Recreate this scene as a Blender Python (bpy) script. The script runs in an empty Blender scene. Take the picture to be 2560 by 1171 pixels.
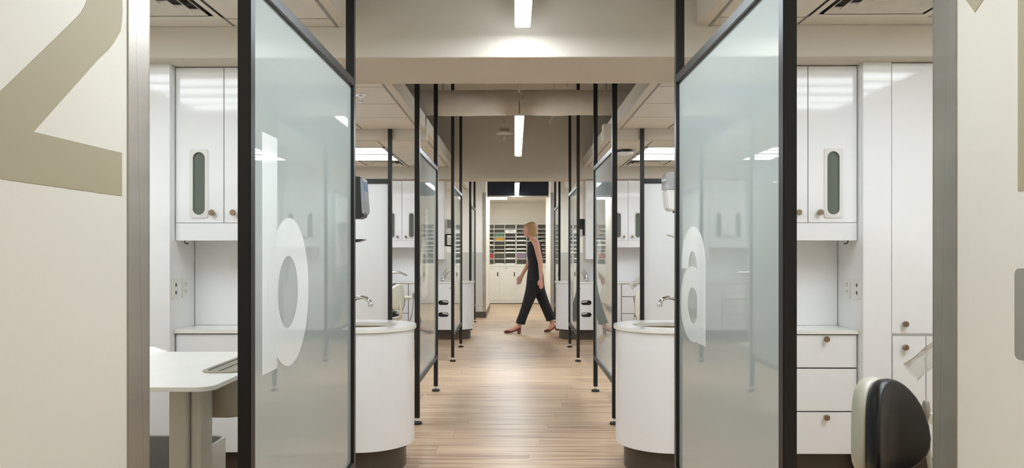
import bpy, bmesh, math, random
from mathutils import Vector, Matrix, noise
from mathutils.geometry import tessellate_polygon

random.seed(7)
PI = math.pi
sc = bpy.context.scene
COL = sc.collection

# ------------------------------------------------------------------ camera
EYE = 1.26
FPX = 1850.0
cam_d = bpy.data.cameras.new('camera')
cam = bpy.data.objects.new('camera', cam_d)
COL.objects.link(cam)
cam.location = (0, 0, EYE)
YAW = 0.010
cam.rotation_euler = (PI / 2, 0, YAW)
cam_d.sensor_fit = 'HORIZONTAL'
cam_d.sensor_width = 36.0
cam_d.lens = 36.0 * FPX / 2560.0
cam_d.shift_x = (1280 - (1287 - FPX * math.tan(YAW))) / 2560.0
cam_d.shift_y = (630 - 585.5) / 2560.0
cam_d.clip_start = 0.05
cam_d.clip_end = 100
sc.camera = cam

# ------------------------------------------------------------------ world, exposure
w = bpy.data.worlds.new('world')
sc.world = w
w.use_nodes = True
w.node_tree.nodes['Background'].inputs[0].default_value = (0.9, 0.9, 0.88, 1)
w.node_tree.nodes['Background'].inputs[1].default_value = 0.05
sc.view_settings.view_transform = 'Standard'
sc.view_settings.look = 'None'
sc.view_settings.gamma = 1
sc.view_settings.use_curve_mapping = False
sc.view_settings.exposure = 0.78
sc.cycles.diffuse_bounces = 8
sc.cycles.max_bounces = 14
LAMP_PENDANT = {'entry': 17.0, 'a': 36.0, 'b': 40.0, 'c': 38.0}  # entry: added lamp behind the camera
LAMP_TROFFER = {0: 5.6, 1: 6.6, 2: 6.4, 3: 7.0, 'mail': 14.0}
LAMP_COL = (0.905, 0.985, 1.05)

# ------------------------------------------------------------------ materials
def lin(r, g, b):
    def f(c):
        c /= 255.0
        return c / 12.92 if c <= 0.04045 else ((c + 0.055) / 1.055) ** 2.4
    return (f(r), f(g), f(b), 1)

MATS = {}
def mat(name, rgb, rough=0.5, metal=0.0, noise_amt=0.03, noise_scale=6.0, bump=0.0, bump_scale=200.0,
        stretch=(1, 1, 1), coat=0.0, spec=0.5, alpha=None, trans=0.0, emit=0.0):
    m = bpy.data.materials.new(name)
    m.use_nodes = True
    nt = m.node_tree
    p = nt.nodes['Principled BSDF']
    geo = nt.nodes.new('ShaderNodeNewGeometry')
    mp = nt.nodes.new('ShaderNodeMapping')
    mp.inputs['Scale'].default_value = stretch
    nt.links.new(geo.outputs['Position'], mp.inputs['Vector'])
    nz = nt.nodes.new('ShaderNodeTexNoise')
    nz.inputs['Scale'].default_value = noise_scale
    nz.inputs['Detail'].default_value = 3
    nt.links.new(mp.outputs[0], nz.inputs['Vector'])
    rp = nt.nodes.new('ShaderNodeValToRGB')
    c = lin(*rgb)
    rp.color_ramp.elements[0].position = 0.25
    rp.color_ramp.elements[1].position = 0.75
    rp.color_ramp.elements[0].color = tuple(max(0, v * (1 - noise_amt)) for v in c[:3]) + (1,)
    rp.color_ramp.elements[1].color = tuple(min(1, v * (1 + noise_amt)) for v in c[:3]) + (1,)
    nt.links.new(nz.outputs['Fac'], rp.inputs['Fac'])
    nt.links.new(rp.outputs['Color'], p.inputs['Base Color'])
    p.inputs['Roughness'].default_value = rough
    p.inputs['Metallic'].default_value = metal
    p.inputs['Coat Weight'].default_value = coat
    p.inputs['Coat Roughness'].default_value = 0.04
    p.inputs['Specular IOR Level'].default_value = spec
    p.inputs['Transmission Weight'].default_value = trans
    if alpha is not None:
        p.inputs['Alpha'].default_value = alpha
    if emit:
        p.inputs['Emission Color'].default_value = LAMP_COL + (1,)
        p.inputs['Emission Strength'].default_value = emit
    if bump:
        n2 = nt.nodes.new('ShaderNodeTexNoise')
        n2.inputs['Scale'].default_value = bump_scale
        n2.inputs['Detail'].default_value = 2
        nt.links.new(mp.outputs[0], n2.inputs['Vector'])
        bp = nt.nodes.new('ShaderNodeBump')
        bp.inputs['Strength'].default_value = bump
        bp.inputs['Distance'].default_value = 0.004
        nt.links.new(n2.outputs['Fac'], bp.inputs['Height'])
        nt.links.new(bp.outputs['Normal'], p.inputs['Normal'])
    MATS[name] = m
    return m

mat('wall_paint', (226, 221, 209), 0.55, bump=0.06, bump_scale=90, noise_scale=2)
mat('numeral_paint', (171, 161, 133), 0.55, bump=0.06, bump_scale=90, noise_scale=2)
mat('beam_paint', (208, 200, 186), 0.7, noise_scale=1.5)
mat('wainscot_paint', (190, 188, 180), 0.6, noise_scale=2)
mat('deck_paint', (204, 195, 181), 0.8, noise_scale=2)
mat('ceiling_tile', (220, 213, 202), 0.9, bump=0.15, bump_scale=300)
mat('ceiling_grid', (218, 211, 200), 0.5)
mat('tee_bar_shaded', (150, 144, 134), 0.6)  # white ceiling bars darkened: shade of the tile grooves put into their colour
mat('laminate', (235, 235, 235), 0.07, noise_amt=0.008)
mat('laminate_inner', (190, 190, 188), 0.4)
mat('gap_dark', (40, 36, 32), 0.7)
mat('quartz', (236, 234, 228), 0.12, noise_amt=0.012, noise_scale=40)
mat('kick_brown', (74, 66, 57), 0.35)
mat('black_metal', (15, 14, 13), 0.4, noise_amt=0.1)
mat('rubber', (30, 30, 30), 0.6)
mat('chrome', (215, 215, 215), 0.08, metal=1.0, noise_amt=0.0)
mat('steel', (186, 179, 169), 0.38, metal=1.0, noise_amt=0.10, noise_scale=3, stretch=(1, 1, 3), bump=0.06, bump_scale=60)
mat('plate_steel', (172, 168, 158), 0.45, metal=0.7, noise_amt=0.05)
mat('bowl_steel', (190, 175, 150), 0.2, metal=1.0)
mat('knob_nickel', (150, 132, 115), 0.3, metal=1.0)
mat('window_frame', (220, 218, 213), 0.35)
mat('ivory_plastic', (228, 227, 219), 0.35)
mat('white_plastic', (230, 229, 224), 0.3)
mat('cream_plastic', (226, 222, 206), 0.32)
mat('taupe_plastic', (158, 151, 138), 0.4)
mat('grey_plastic', (186, 184, 174), 0.4)
mat('dark_grey_plastic', (138, 136, 132), 0.45)
mat('table_white', (235, 233, 226), 0.3)
mat('black_vinyl', (24, 22, 21), 0.33, bump=0.1, bump_scale=400)
mat('black_plastic', (24, 24, 25), 0.35)
mat('silver_plastic', (150, 152, 155), 0.35)
mat('screen_blue', (120, 150, 185), 0.2)
mat('vinyl_white', (228, 232, 230), 0.05, noise_amt=0.0)
mat('duct_wrap', (196, 187, 172), 0.75, noise_scale=8, noise_amt=0.06)
mat('transom_navy', (22, 27, 38), 0.28, noise_amt=0.1)
mat('cabinet_paint', (226, 223, 212), 0.45)
mat('skin', (214, 160, 138), 0.5, noise_amt=0.02)
mat('hair', (178, 142, 98), 0.5, noise_amt=0.25, noise_scale=60, stretch=(1, 1, 0.2))
mat('black_cloth', (26, 25, 27), 0.85, noise_amt=0.2, noise_scale=60)
mat('red_leather', (104, 38, 36), 0.35)
mat('heel_brown', (120, 70, 52), 0.45)
mat('eye_white', (230, 226, 220), 0.3)
mat('lip', (176, 92, 84), 0.45)
mat('paper', (232, 230, 224), 0.7)
mat('paper_grey', (150, 146, 142), 0.7)
mat('card_green', (86, 128, 92), 0.7)
mat('card_amber', (196, 146, 56), 0.7)
mat('card_red', (168, 72, 66), 0.7)
mat('card_mauve', (140, 122, 138), 0.7)
mat('card_tan', (196, 176, 130), 0.7)
mat('jar_white', (225, 228, 222), 0.3)

def lamp_mat(name, strength):
    m = bpy.data.materials.new(name)
    m.use_nodes = True
    nt = m.node_tree
    nt.nodes.clear()
    o = nt.nodes.new('ShaderNodeOutputMaterial')
    e = nt.nodes.new('ShaderNodeEmission')
    e.inputs[0].default_value = LAMP_COL + (1,)
    e.inputs[1].default_value = strength
    nt.links.new(e.outputs[0], o.inputs[0])
    MATS[name] = m
for k_, v_ in LAMP_PENDANT.items(): lamp_mat('lens_pendant_%s' % k_, v_)
for k_, v_ in LAMP_TROFFER.items(): lamp_mat('lens_troffer_%s' % k_, v_)

def glass_mat(name, diff, transl, fac_transl, clear=0.0, tint=(1, 1, 1, 1), rough=0.0, ior=1.5):
    m = bpy.data.materials.new(name)
    m.use_nodes = True
    nt = m.node_tree
    nt.nodes.clear()
    L = nt.links.new
    o = nt.nodes.new('ShaderNodeOutputMaterial')
    d = nt.nodes.new('ShaderNodeBsdfDiffuse'); d.inputs[0].default_value = diff
    t = nt.nodes.new('ShaderNodeBsdfTranslucent'); t.inputs[0].default_value = transl
    mx = nt.nodes.new('ShaderNodeMixShader'); mx.inputs[0].default_value = fac_transl
    L(d.outputs[0], mx.inputs[1]); L(t.outputs[0], mx.inputs[2])
    last = mx
    if clear > 0:
        tr = nt.nodes.new('ShaderNodeBsdfTransparent'); tr.inputs[0].default_value = tint
        m2 = nt.nodes.new('ShaderNodeMixShader'); m2.inputs[0].default_value = clear
        L(mx.outputs[0], m2.inputs[1]); L(tr.outputs[0], m2.inputs[2])
        last = m2
    g = nt.nodes.new('ShaderNodeBsdfGlossy'); g.inputs['Roughness'].default_value = rough
    g.inputs[0].default_value = (1, 1, 1, 1)
    fr = nt.nodes.new('ShaderNodeFresnel'); fr.inputs['IOR'].default_value = ior
    m3 = nt.nodes.new('ShaderNodeMixShader')
    L(fr.outputs[0], m3.inputs[0]); L(last.outputs[0], m3.inputs[1]); L(g.outputs[0], m3.inputs[2])
    L(m3.outputs[0], o.inputs[0])
    MATS[name] = m
glass_mat('frosted_glass', lin(208, 215, 212), lin(214, 221, 218), 0.45, rough=0.0, ior=1.62)
glass_mat('panel_glass', lin(242, 243, 242), lin(242, 243, 242), 0.3, rough=0.18)
glass_mat('tinted_pane', lin(140, 148, 138), lin(150, 158, 148), 0.3, clear=0.4, tint=lin(190, 198, 188), rough=0.02)
glass_mat('clear_film', lin(235, 235, 232), lin(240, 240, 238), 0.5, clear=0.8, tint=lin(250, 250, 248), rough=0.12)
glass_mat('clear_plastic', lin(228, 228, 232), lin(232, 232, 236), 0.4, clear=0.45, tint=lin(240, 240, 244), rough=0.05)

def floor_mat():
    m = bpy.data.materials.new('wood_vinyl')
    m.use_nodes = True
    nt = m.node_tree; L = nt.links.new
    p = nt.nodes['Principled BSDF']
    geo = nt.nodes.new('ShaderNodeNewGeometry')
    oi = nt.nodes.new('ShaderNodeObjectInfo')
    off = nt.nodes.new('ShaderNodeVectorMath'); off.operation = 'MULTIPLY_ADD'
    cmb = nt.nodes.new('ShaderNodeCombineXYZ')
    L(oi.outputs['Random'], cmb.inputs[0]); L(oi.outputs['Random'], cmb.inputs[1])
    L(cmb.outputs[0], off.inputs[0]); off.inputs[1].default_value = (37, 11, 0)
    L(geo.outputs['Position'], off.inputs[2])
    def streak(sx, sy, det):
        mp = nt.nodes.new('ShaderNodeMapping'); mp.inputs['Scale'].default_value = (sx, sy, 1)
        L(off.outputs[0], mp.inputs[0])
        n = nt.nodes.new('ShaderNodeTexNoise'); n.inputs['Scale'].default_value = 1; n.inputs['Detail'].default_value = det
        L(mp.outputs[0], n.inputs['Vector'])
        return n
    n1 = streak(1.1, 26, 3); n2 = streak(2.5, 110, 3)
    mixf = nt.nodes.new('ShaderNodeMath'); mixf.operation = 'MULTIPLY_ADD'
    L(n2.outputs['Fac'], mixf.inputs[0]); mixf.inputs[1].default_value = 0.4
    s1 = nt.nodes.new('ShaderNodeMath'); s1.operation = 'MULTIPLY'; L(n1.outputs['Fac'], s1.inputs[0]); s1.inputs[1].default_value = 0.6
    L(s1.outputs[0], mixf.inputs[2])
    rr = nt.nodes.new('ShaderNodeMath'); rr.operation = 'MULTIPLY_ADD'
    L(oi.outputs['Random'], rr.inputs[0]); rr.inputs[1].default_value = 0.08; rr.inputs[2].default_value = -0.04
    ad = nt.nodes.new('ShaderNodeMath'); L(mixf.outputs[0], ad.inputs[0]); L(rr.outputs[0], ad.inputs[1])
    rp = nt.nodes.new('ShaderNodeValToRGB')
    e = rp.color_ramp.elements
    e[0].position = 0.37; e[0].color = lin(140, 111, 85)
    e[1].position = 0.63; e[1].color = lin(206, 178, 145)
    k = e.new(0.47); k.color = lin(180, 150, 119)
    L(ad.outputs[0], rp.inputs[0])
    L(rp.outputs[0], p.inputs['Base Color'])
    p.inputs['Roughness'].default_value = 0.35
    p.inputs['Specular IOR Level'].default_value = 0.45
    bp = nt.nodes.new('ShaderNodeBump'); bp.inputs['Strength'].default_value = 0.12; bp.inputs['Distance'].default_value = 0.002
    L(ad.outputs[0], bp.inputs['Height']); L(bp.outputs[0], p.inputs['Normal'])
    MATS['wood_vinyl'] = m
floor_mat()

# ------------------------------------------------------------------ mesh helpers
def props(o, label=None, cat=None, group=None, kind=None):
    if label: o['label'] = label
    if cat: o['category'] = cat
    if group: o['group'] = group
    if kind: o['kind'] = kind
    return o

def thing(name, label, cat, loc=(0, 0, 0), group=None):
    o = bpy.data.objects.new(name, None)
    COL.objects.link(o)
    o.location = loc
    o.empty_display_size = 0.05
    return props(o, label, cat, group)

def world_loc(o):
    v = Vector((0, 0, 0))
    while o is not None:
        v = v + Vector(o.location)
        o = o.parent
    return v

class MB:
    def __init__(self):
        self.v = []; self.f = []
    def add(self, vs, fs):
        n = len(self.v)
        self.v += [tuple(a) for a in vs]
        self.f += [tuple(i + n for i in q) for q in fs]
        return self
    def box(self, x0, x1, y0, y1, z0, z1):
        x0, x1 = min(x0, x1), max(x0, x1); y0, y1 = min(y0, y1), max(y0, y1); z0, z1 = min(z0, z1), max(z0, z1)
        vs = [(x, y, z) for z in (z0, z1) for y in (y0, y1) for x in (x0, x1)]
        return self.add(vs, [(0, 2, 3, 1), (4, 5, 7, 6), (0, 1, 5, 4), (2, 6, 7, 3), (0, 4, 6, 2), (1, 3, 7, 5)])
    def tube(self, pts, r, n=12, caps=True, flat=1.0):
        pts = [Vector(p) for p in pts]
        rs = r if isinstance(r, (list, tuple)) else [r] * len(pts)
        rings = []
        up = None
        for i, p in enumerate(pts):
            d = (pts[min(i + 1, len(pts) - 1)] - pts[max(i - 1, 0)]).normalized()
            if up is None:
                a = Vector((0, 0, 1)) if abs(d.z) < 0.9 else Vector((0, 1, 0))
                u = d.cross(a).normalized()
            else:
                u = (up - d * up.dot(d)).normalized()
            up = u
            wv = d.cross(u)
            rings.append([p + u * rs[i] * math.cos(2 * PI * k / n) + wv * rs[i] * flat * math.sin(2 * PI * k / n) for k in range(n)])
        vs = [q for rg in rings for q in rg]
        fs = []
        for i in range(len(rings) - 1):
            for k in range(n):
                a = i * n + k; b = i * n + (k + 1) % n
                fs.append((a, b, b + n, a + n))
        if caps:
            fs.append(tuple(range(n - 1, -1, -1)))
            fs.append(tuple((len(rings) - 1) * n + k for k in range(n)))
        return self.add(vs, fs)
    def cyl(self, p0, p1, r0, r1=None, n=20):
        return self.tube([p0, p1], [r0, r0 if r1 is None else r1], n)
    def lathe(self, c, prof, n=28, sx=1.0, sy=1.0, axis='Z'):
        vs = []; fs = []
        for (r, h) in prof:
            for k in range(n):
                a = 2 * PI * k / n
                q = (r * math.cos(a) * sx, r * math.sin(a) * sy, h)
                if axis == 'X': q = (q[2], q[0], q[1])
                if axis == 'Y': q = (q[0], q[2], q[1])
                vs.append((c[0] + q[0], c[1] + q[1], c[2] + q[2]))
        for i in range(len(prof) - 1):
            for k in range(n):
                a = i * n + k; b = i * n + (k + 1) % n
                fs.append((a, b, b + n, a + n))
        if prof[0][0] > 1e-5: fs.append(tuple(range(n)))
        if prof[-1][0] > 1e-5: fs.append(tuple((len(prof) - 1) * n + k for k in range(n)))
        return self.add(vs, fs)
    def ell(self, c, r, rot=None, n=20, m=12):
        vs = []; fs = []
        for i in range(m + 1):
            t = PI * i / m
            for k in range(n):
                a = 2 * PI * k / n
                q = Vector((r[0] * math.sin(t) * math.cos(a), r[1] * math.sin(t) * math.sin(a), r[2] * math.cos(t)))
                if rot is not None: q = rot @ q
                vs.append(Vector(c) + q)
        for i in range(m):
            for k in range(n):
                a = i * n + k; b = i * n + (k + 1) % n
                fs.append((a, b, b + n, a + n))
        return self.add(vs, fs)
    def plate(self, loops, fn, t0, t1):
        """2-D outline with holes, thickened between t0 and t1; fn(u, v, t) -> xyz"""
        tri = tessellate_polygon([[Vector((u, v, 0)) for u, v in lp] for lp in loops])
        flat = [q for lp in loops for q in lp]
        n = len(flat)
        vs = [fn(u, v, t0) for u, v in flat] + [fn(u, v, t1) for u, v in flat]
        fs = [tuple(t) for t in tri] + [tuple(i + n for i in reversed(t)) for t in tri]
        s = 0
        for lp in loops:
            k = len(lp)
            for i in range(k):
                a = s + i; b = s + (i + 1) % k
                fs.append((a, b, b + n, a + n))
            s += k
        return self.add(vs, fs)
    def loft(self, rings, caps=True):
        n = len(rings[0]); vs = [q for rg in rings for q in rg]; fs = []
        for i in range(len(rings) - 1):
            for k in range(n):
                a = i * n + k; b = i * n + (k + 1) % n
                fs.append((a, b, b + n, a + n))
        if caps:
            fs.append(tuple(range(n - 1, -1, -1))); fs.append(tuple((len(rings) - 1) * n + k for k in range(n)))
        return self.add(vs, fs)
    def mesh(self, name, m, off=Vector((0, 0, 0)), bevel=0.0, smooth=None, seg=2, weld=True):
        me = bpy.data.meshes.new(name)
        me.from_pydata([tuple(Vector(a) - off) for a in self.v], [], self.f)
        bm = bmesh.new(); bm.from_mesh(me)
        if weld: bmesh.ops.remove_doubles(bm, verts=bm.verts, dist=1e-6)
        bmesh.ops.dissolve_degenerate(bm, edges=bm.edges, dist=1e-7)
        bmesh.ops.recalc_face_normals(bm, faces=bm.faces)
        if bevel > 0:
            es = [e for e in bm.edges if len(e.link_faces) == 2 and e.calc_face_angle(0) > 0.6]
            bmesh.ops.bevel(bm, geom=es, offset=bevel, segments=seg, affect='EDGES', clamp_overlap=True)
        bm.to_mesh(me); bm.free()
        if m: me.materials.append(MATS[m])
        if smooth:
            me.polygons.foreach_set('use_smooth', [True] * len(me.polygons))
            me.set_sharp_from_angle(angle=math.radians(smooth))
        return me
    def build(self, name, m, parent=None, bevel=0.0, smooth=None, seg=2, loc=None):
        off = world_loc(parent) if parent is not None else (Vector(loc) if loc is not None else Vector((0, 0, 0)))
        me = self.mesh(name, m, off, bevel, smooth, seg)
        o = bpy.data.objects.new(name, me)
        COL.objects.link(o)
        if parent is not None: o.parent = parent
        elif loc is not None: o.location = loc
        return o

def B(*a): return MB().box(*a)
def struct(name, mb, m, bevel=0.0, smooth=None):
    o = mb.build(name, m, None, bevel, smooth)
    o['kind'] = 'structure'
    return o
def rect(u0, u1, v0, v1): return [(u0, v0), (u1, v0), (u1, v1), (u0, v1)]
def rrect(u0, u1, v0, v1, r, n=6):
    out = []
    for cx, cy, a0 in ((u1 - r, v0 + r, -PI / 2), (u1 - r, v1 - r, 0), (u0 + r, v1 - r, PI / 2), (u0 + r, v0 + r, PI)):
        for k in range(n + 1):
            a = a0 + PI / 2 * k / n
            out.append((cx + r * math.cos(a), cy + r * math.sin(a)))
    return out
def stadium(u0, u1, v0, v1): return rrect(u0, u1, v0, v1, min(u1 - u0, v1 - v0) / 2 - 1e-5, 8)
def oval(cu, cv, ru, rv, n=40): return [(cu + ru * math.cos(2 * PI * k / n), cv + rv * math.sin(2 * PI * k / n)) for k in range(n)]
def arcband(cu, cv, ru, rv, iu, iv, a0, a1, n=28):
    o = [(cu + ru * math.cos(math.radians(a0 + (a1 - a0) * k / n)), cv + rv * math.sin(math.radians(a0 + (a1 - a0) * k / n))) for k in range(n + 1)]
    i = [(cu + iu * math.cos(math.radians(a0 + (a1 - a0) * k / n)), cv + iv * math.sin(math.radians(a0 + (a1 - a0) * k / n))) for k in range(n + 1)]
    return o + i[::-1]

# ------------------------------------------------------------------ key dimensions
XL, XR = -0.83, 0.98            # near corridor walls
YL, YR = 1.665, 1.738           # where they end
SL, SR = -0.868, 0.956          # edges of the open slot in the ceiling
XO = 3.6                        # outer walls
ZC, ZD = 2.449, 3.3             # tile ceiling, deck above the slot
YEND = 14.13
SOF = [(3.898, 4.514), (10.358, 10.81)]   # beams / soffits
ZB = 2.286
YBK = 7.165

# ------------------------------------------------------------------ structure: floor
PX, PY0, PY1 = 1.30, 3.6, 18.4
fm = MB()
fm.box(-XO, XO, -3.2, PY0, -0.1, 0)
fm.box(-XO, -PX, PY0, PY1, -0.1, 0)
fm.box(PX, XO, PY0, PY1, -0.1, 0)
fm.box(-PX, PX, PY0, PY1, -0.1, -0.006)
floor = struct('floor', fm, 'wood_vinyl')
pm = B(-0.5, 0.5, -0.5, 0.5, -0.5, 0.5).mesh('plank', 'wood_vinyl')
row = 0
y = PY0
PW, PLN = 0.2, 1.24
while y < PY1 - 0.01:
    y1 = min(y + PW, PY1)
    x = -PX - (row * 0.47 % 1.0) * PLN
    while x < PX:
        a, b = max(x, -PX), min(x + PLN, PX)
        if b - a > 0.02:
            o = bpy.data.objects.new('plank', pm)
            COL.objects.link(o)
            o.parent = floor
            o.location = ((a + b) / 2, (y + y1) / 2, -0.003)
            o.scale = (b - a - 0.0015, y1 - y - 0.0015, 0.006)
        x += PLN
    y = y1; row += 1

# ------------------------------------------------------------------ structure: walls, deck, beams
wl = struct('wall_left', B(XL - 0.14, XL, -3.2, YL, 0, 2.75), 'wall_paint', bevel=0.002)
wr = struct('wall_right', B(XR, XR + 0.14, -3.2, YR, 0, 2.75), 'wall_paint', bevel=0.002)
struct('wall_bay_left', B(-XO, XL - 0.14, YL - 0.14, YL, 0, 2.75), 'wall_paint')
struct('wall_bay_right', B(XR + 0.14, XO, YR - 0.14, YR, 0, 2.75), 'wall_paint')
struct('wall_back', B(-XO, XO, -3.3, -3.2, 0, ZD), 'wall_paint')
struct('wall_outer_left', B(-XO - 0.1, -XO, -3.3, 18.5, 0, ZD), 'wall_paint')
struct('wall_outer_right', B(XO, XO + 0.1, -3.3, 18.5, 0, ZD), 'wall_paint')
struct('ceiling', B(-XO - 0.1, XO + 0.1, -3.3, 18.5, ZD, ZD + 0.1), 'deck_paint')
struct('ceiling_entry', B(XL, XR, -3.2, 1.0, 2.75, 2.80), 'ceiling_tile')
b1 = struct('wall_beam_front', B(-XO, XO, SOF[0][0], SOF[0][1], ZB, ZD), 'beam_paint', bevel=0.003)
b2 = struct('wall_beam_back', B(-XO, XO, SOF[1][0], SOF[1][1], ZB, ZD), 'beam_paint', bevel=0.003)

def guard(n, x, ye, s, z1=2.75, y0=None):
    """stainless corner guard wrapped around a wall end; s = side the wall's bulk lies on"""
    mb = MB()
    mb.box(x, x - s * 0.003, ye - 0.089, ye + 0.003, 0.0, z1)
    mb.box(x - s * 0.003, x + s * 0.09, ye, ye + 0.003, 0.0, z1)
    o = struct('trim_%d' % n, mb, 'steel', bevel=0.0008)
    return o
guard(1, XL, YL, -1)
guard(2, XR, YR, 1)

# painted numerals: thin paint film children of the walls
def numeral(parent, loops, xface, s):
    mb = MB()
    for lp in loops:
        mb.plate(lp, lambda u, v, t: (xface - s * t, u, v), -0.001, 0.0012)
    o = mb.build('painted_numeral', 'numeral_paint', parent)
    return o
# "2": u = Y (reading order near -> far on the left wall)
two = []
cu, cv = 1.322, 1.757
for k in range(29):                                   # outer arc, from the left terminal over the top to the right
    a = math.radians(168 - (168 + 14) * k / 28)
    two.append((cu + 0.234 * math.cos(a), 1.775 + 0.205 * math.sin(a)))
two += [(1.537, 1.711), (1.522, 1.692), (1.498, 1.669), (1.4666, 1.6445), (1.267, 1.467), (1.554, 1.469), (1.554, 1.378), (1.085, 1.378), (1.085, 1.432), (1.193, 1.5257), (1.387, 1.6986), (1.408, 1.719), (1.424, 1.742)]
for k in range(25):
    a = math.radians(2 + 166 * k / 24)
    two.append((cu + 0.112 * math.cos(a), cv + 0.008 + 0.095 * math.sin(a)))
n2 = numeral(wl, [[two]], XL, -1)
n2['label'] = 'khaki painted numeral 2'
one = [(1.450, 1.378), (1.450, 1.851), (1.585, 1.770), (1.632, 1.826), (1.405, 1.965), (1.332, 1.965), (1.332, 1.378)]
n1 = numeral(wr, [[one]], XR, 1)
n1['label'] = 'khaki painted numeral 1'

# end wall with opening to the mail room
EW = MB()
EL, ER = -0.555, 0.685
def endwall(nm, x0, x1):
    o = struct(nm, B(x0, x1, YEND, YEND + 0.15, 0, ZD), 'wall_paint')
    B(x0, x1, YEND - 0.004, YEND, 0.13, 1.25).build('wainscot', 'wainscot_paint', o)
endwall('wall_end_left', -XO, EL)
endwall('wall_end_right', ER, XO)
struct('wall_jamb_left', B(EL - 0.15, EL, YEND + 0.15, 16.3, 0, ZD), 'wall_paint')
struct('wall_jamb_right', B(ER, ER + 0.15, YEND + 0.15, 16.3, 0, ZD), 'wall_paint')
struct('baseboard_left', B(-1.2, EL + 0.008, YEND - 0.012, YEND - 0.004, 0, 0.115).box(EL, EL + 0.008, YEND - 0.004, 16.3, 0, 0.115), 'kick_brown')
struct('baseboard_right', B(ER - 0.008, 1.2, YEND - 0.012, YEND - 0.004, 0, 0.115).box(ER - 0.008, ER, YEND - 0.004, 16.3, 0, 0.115), 'kick_brown')
struct('trim_3', B(EL - 0.06, EL + 0.003, YEND - 0.007, YEND - 0.004, 0.115, 2.39).box(EL, EL + 0.003, YEND - 0.004, YEND + 0.07, 0.115, 2.39), 'steel')
struct('trim_4', B(ER - 0.003, ER + 0.06, YEND - 0.007, YEND - 0.004, 0.115, 2.39).box(ER - 0.003, ER, YEND - 0.004, YEND + 0.07, 0.115, 2.39), 'steel')
struct('wall_transom', B(EL, ER, 15.05, 15.15, 2.40, ZD), 'transom_navy')
struct('trim_5', B(EL, ER, 15.03, 15.17, 2.375, 2.40), 'plate_steel')
struct('wall_mail_back', B(-XO, XO, 18.35, 18.45, 0, ZD), 'wall_paint')
struct('wall_mail_left', B(-1.05, -0.93, 16.3, 18.35, 0, ZD), 'wall_paint')
struct('wall_mail_front_left', B(-0.93, EL, 16.3, 16.36, 0, ZD), 'wall_paint')
struct('wall_mail_right', B(1.15, 1.27, 16.3, 18.35, 0, ZD), 'wall_paint')
struct('wall_mail_front_right', B(ER, 1.15, 16.3, 16.36, 0, ZD), 'wall_paint')
struct('ceiling_mail', B(-0.93, 1.15, 15.17, 18.35, 2.47, 2.50), 'ceiling_tile')

# slot fascias and tile ceilings
SEG = [(YL, 3.898, 3.768), (4.514, YBK, YBK), (YBK + 0.12, 10.358, 10.228), (10.81, YEND, 14.0)]
TROF = {0: (1.938, 2.548), 1: (5.335, 5.945), 2: (8.398, 9.008), 3: (11.56, 12.17)}
tile_mesh = {}
def tile_obj(parent, x0, x1, y0, y1):
    key = 'tile'
    if key not in tile_mesh:
        tile_mesh[key] = B(-0.5, 0.5, -0.5, 0.5, -0.5, 0.5).mesh('ceiling_tile', 'ceiling_tile')
    o = bpy.data.objects.new('ceiling_tile', tile_mesh[key])
    COL.objects.link(o); o.parent = parent
    o.location = ((x0 + x1) / 2, (y0 + y1) / 2, ZC + 0.008)
    o.scale = (abs(x1 - x0) - 0.017, y1 - y0 - 0.017, 0.012)
for side, edge in (('left', SL), ('right', SR)):
    s = -1 if side == 'left' else 1
    fb = MB()
    for (a, b, _) in SEG:
        a2 = a if a > 2 else (YL if s < 0 else YR)
        fb.box(edge, edge + s * 0.06, a2, b, ZC - 0.002, ZC + 0.138)
    struct('trim_slot_' + side, fb, 'beam_paint', bevel=0.002)
    grid = MB()
    cols = [edge + s * 0.06, s * 1.48, s * 2.70, s * XO]
    ce = struct('ceiling_' + side, B(edge + s * 0.06, s * XO, YL, YEND, ZC + 0.05, ZC + 0.06), 'gap_dark')
    for si, (a, b, start) in enumerate(SEG):
        rows = [b] if start < b - 0.01 else []
        yy = start
        while yy > a + 0.02:
            rows.append(yy); yy -= 0.61
        rows.append(a)
        rows = rows[::-1]
        for yv in rows:
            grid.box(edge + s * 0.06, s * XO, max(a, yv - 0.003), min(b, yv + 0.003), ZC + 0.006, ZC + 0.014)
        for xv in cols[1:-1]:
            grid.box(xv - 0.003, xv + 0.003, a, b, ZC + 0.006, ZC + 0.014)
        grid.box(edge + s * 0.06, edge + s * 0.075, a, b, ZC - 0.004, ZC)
        for i in range(len(rows) - 1):
            r0, r1 = rows[i], rows[i + 1]
            for c in range(3):
                x0, x1 = cols[c], cols[c + 1]
                if c == 1 and any(abs(r0 - t) < 0.03 for t in TROF[si]):
                    continue
                if c == 1 and si in (0, 2) and abs(r1 - start) < 0.01:
                    tile_obj(ce, s * 2.09, s * 2.70, r0, r1)
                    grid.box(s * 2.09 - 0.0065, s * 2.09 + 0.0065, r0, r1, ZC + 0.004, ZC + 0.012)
                    continue
                tile_obj(ce, x0, x1, r0, r1)
    grid.build('ceiling_grid', 'tee_bar_shaded', ce)
    # bulkhead across the bay
    struct('wall_bulkhead_' + side, B(s * 0.857, s * XO, YBK, YBK + 0.12, 2.348, 2.50), 'beam_paint', bevel=0.002)

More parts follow.
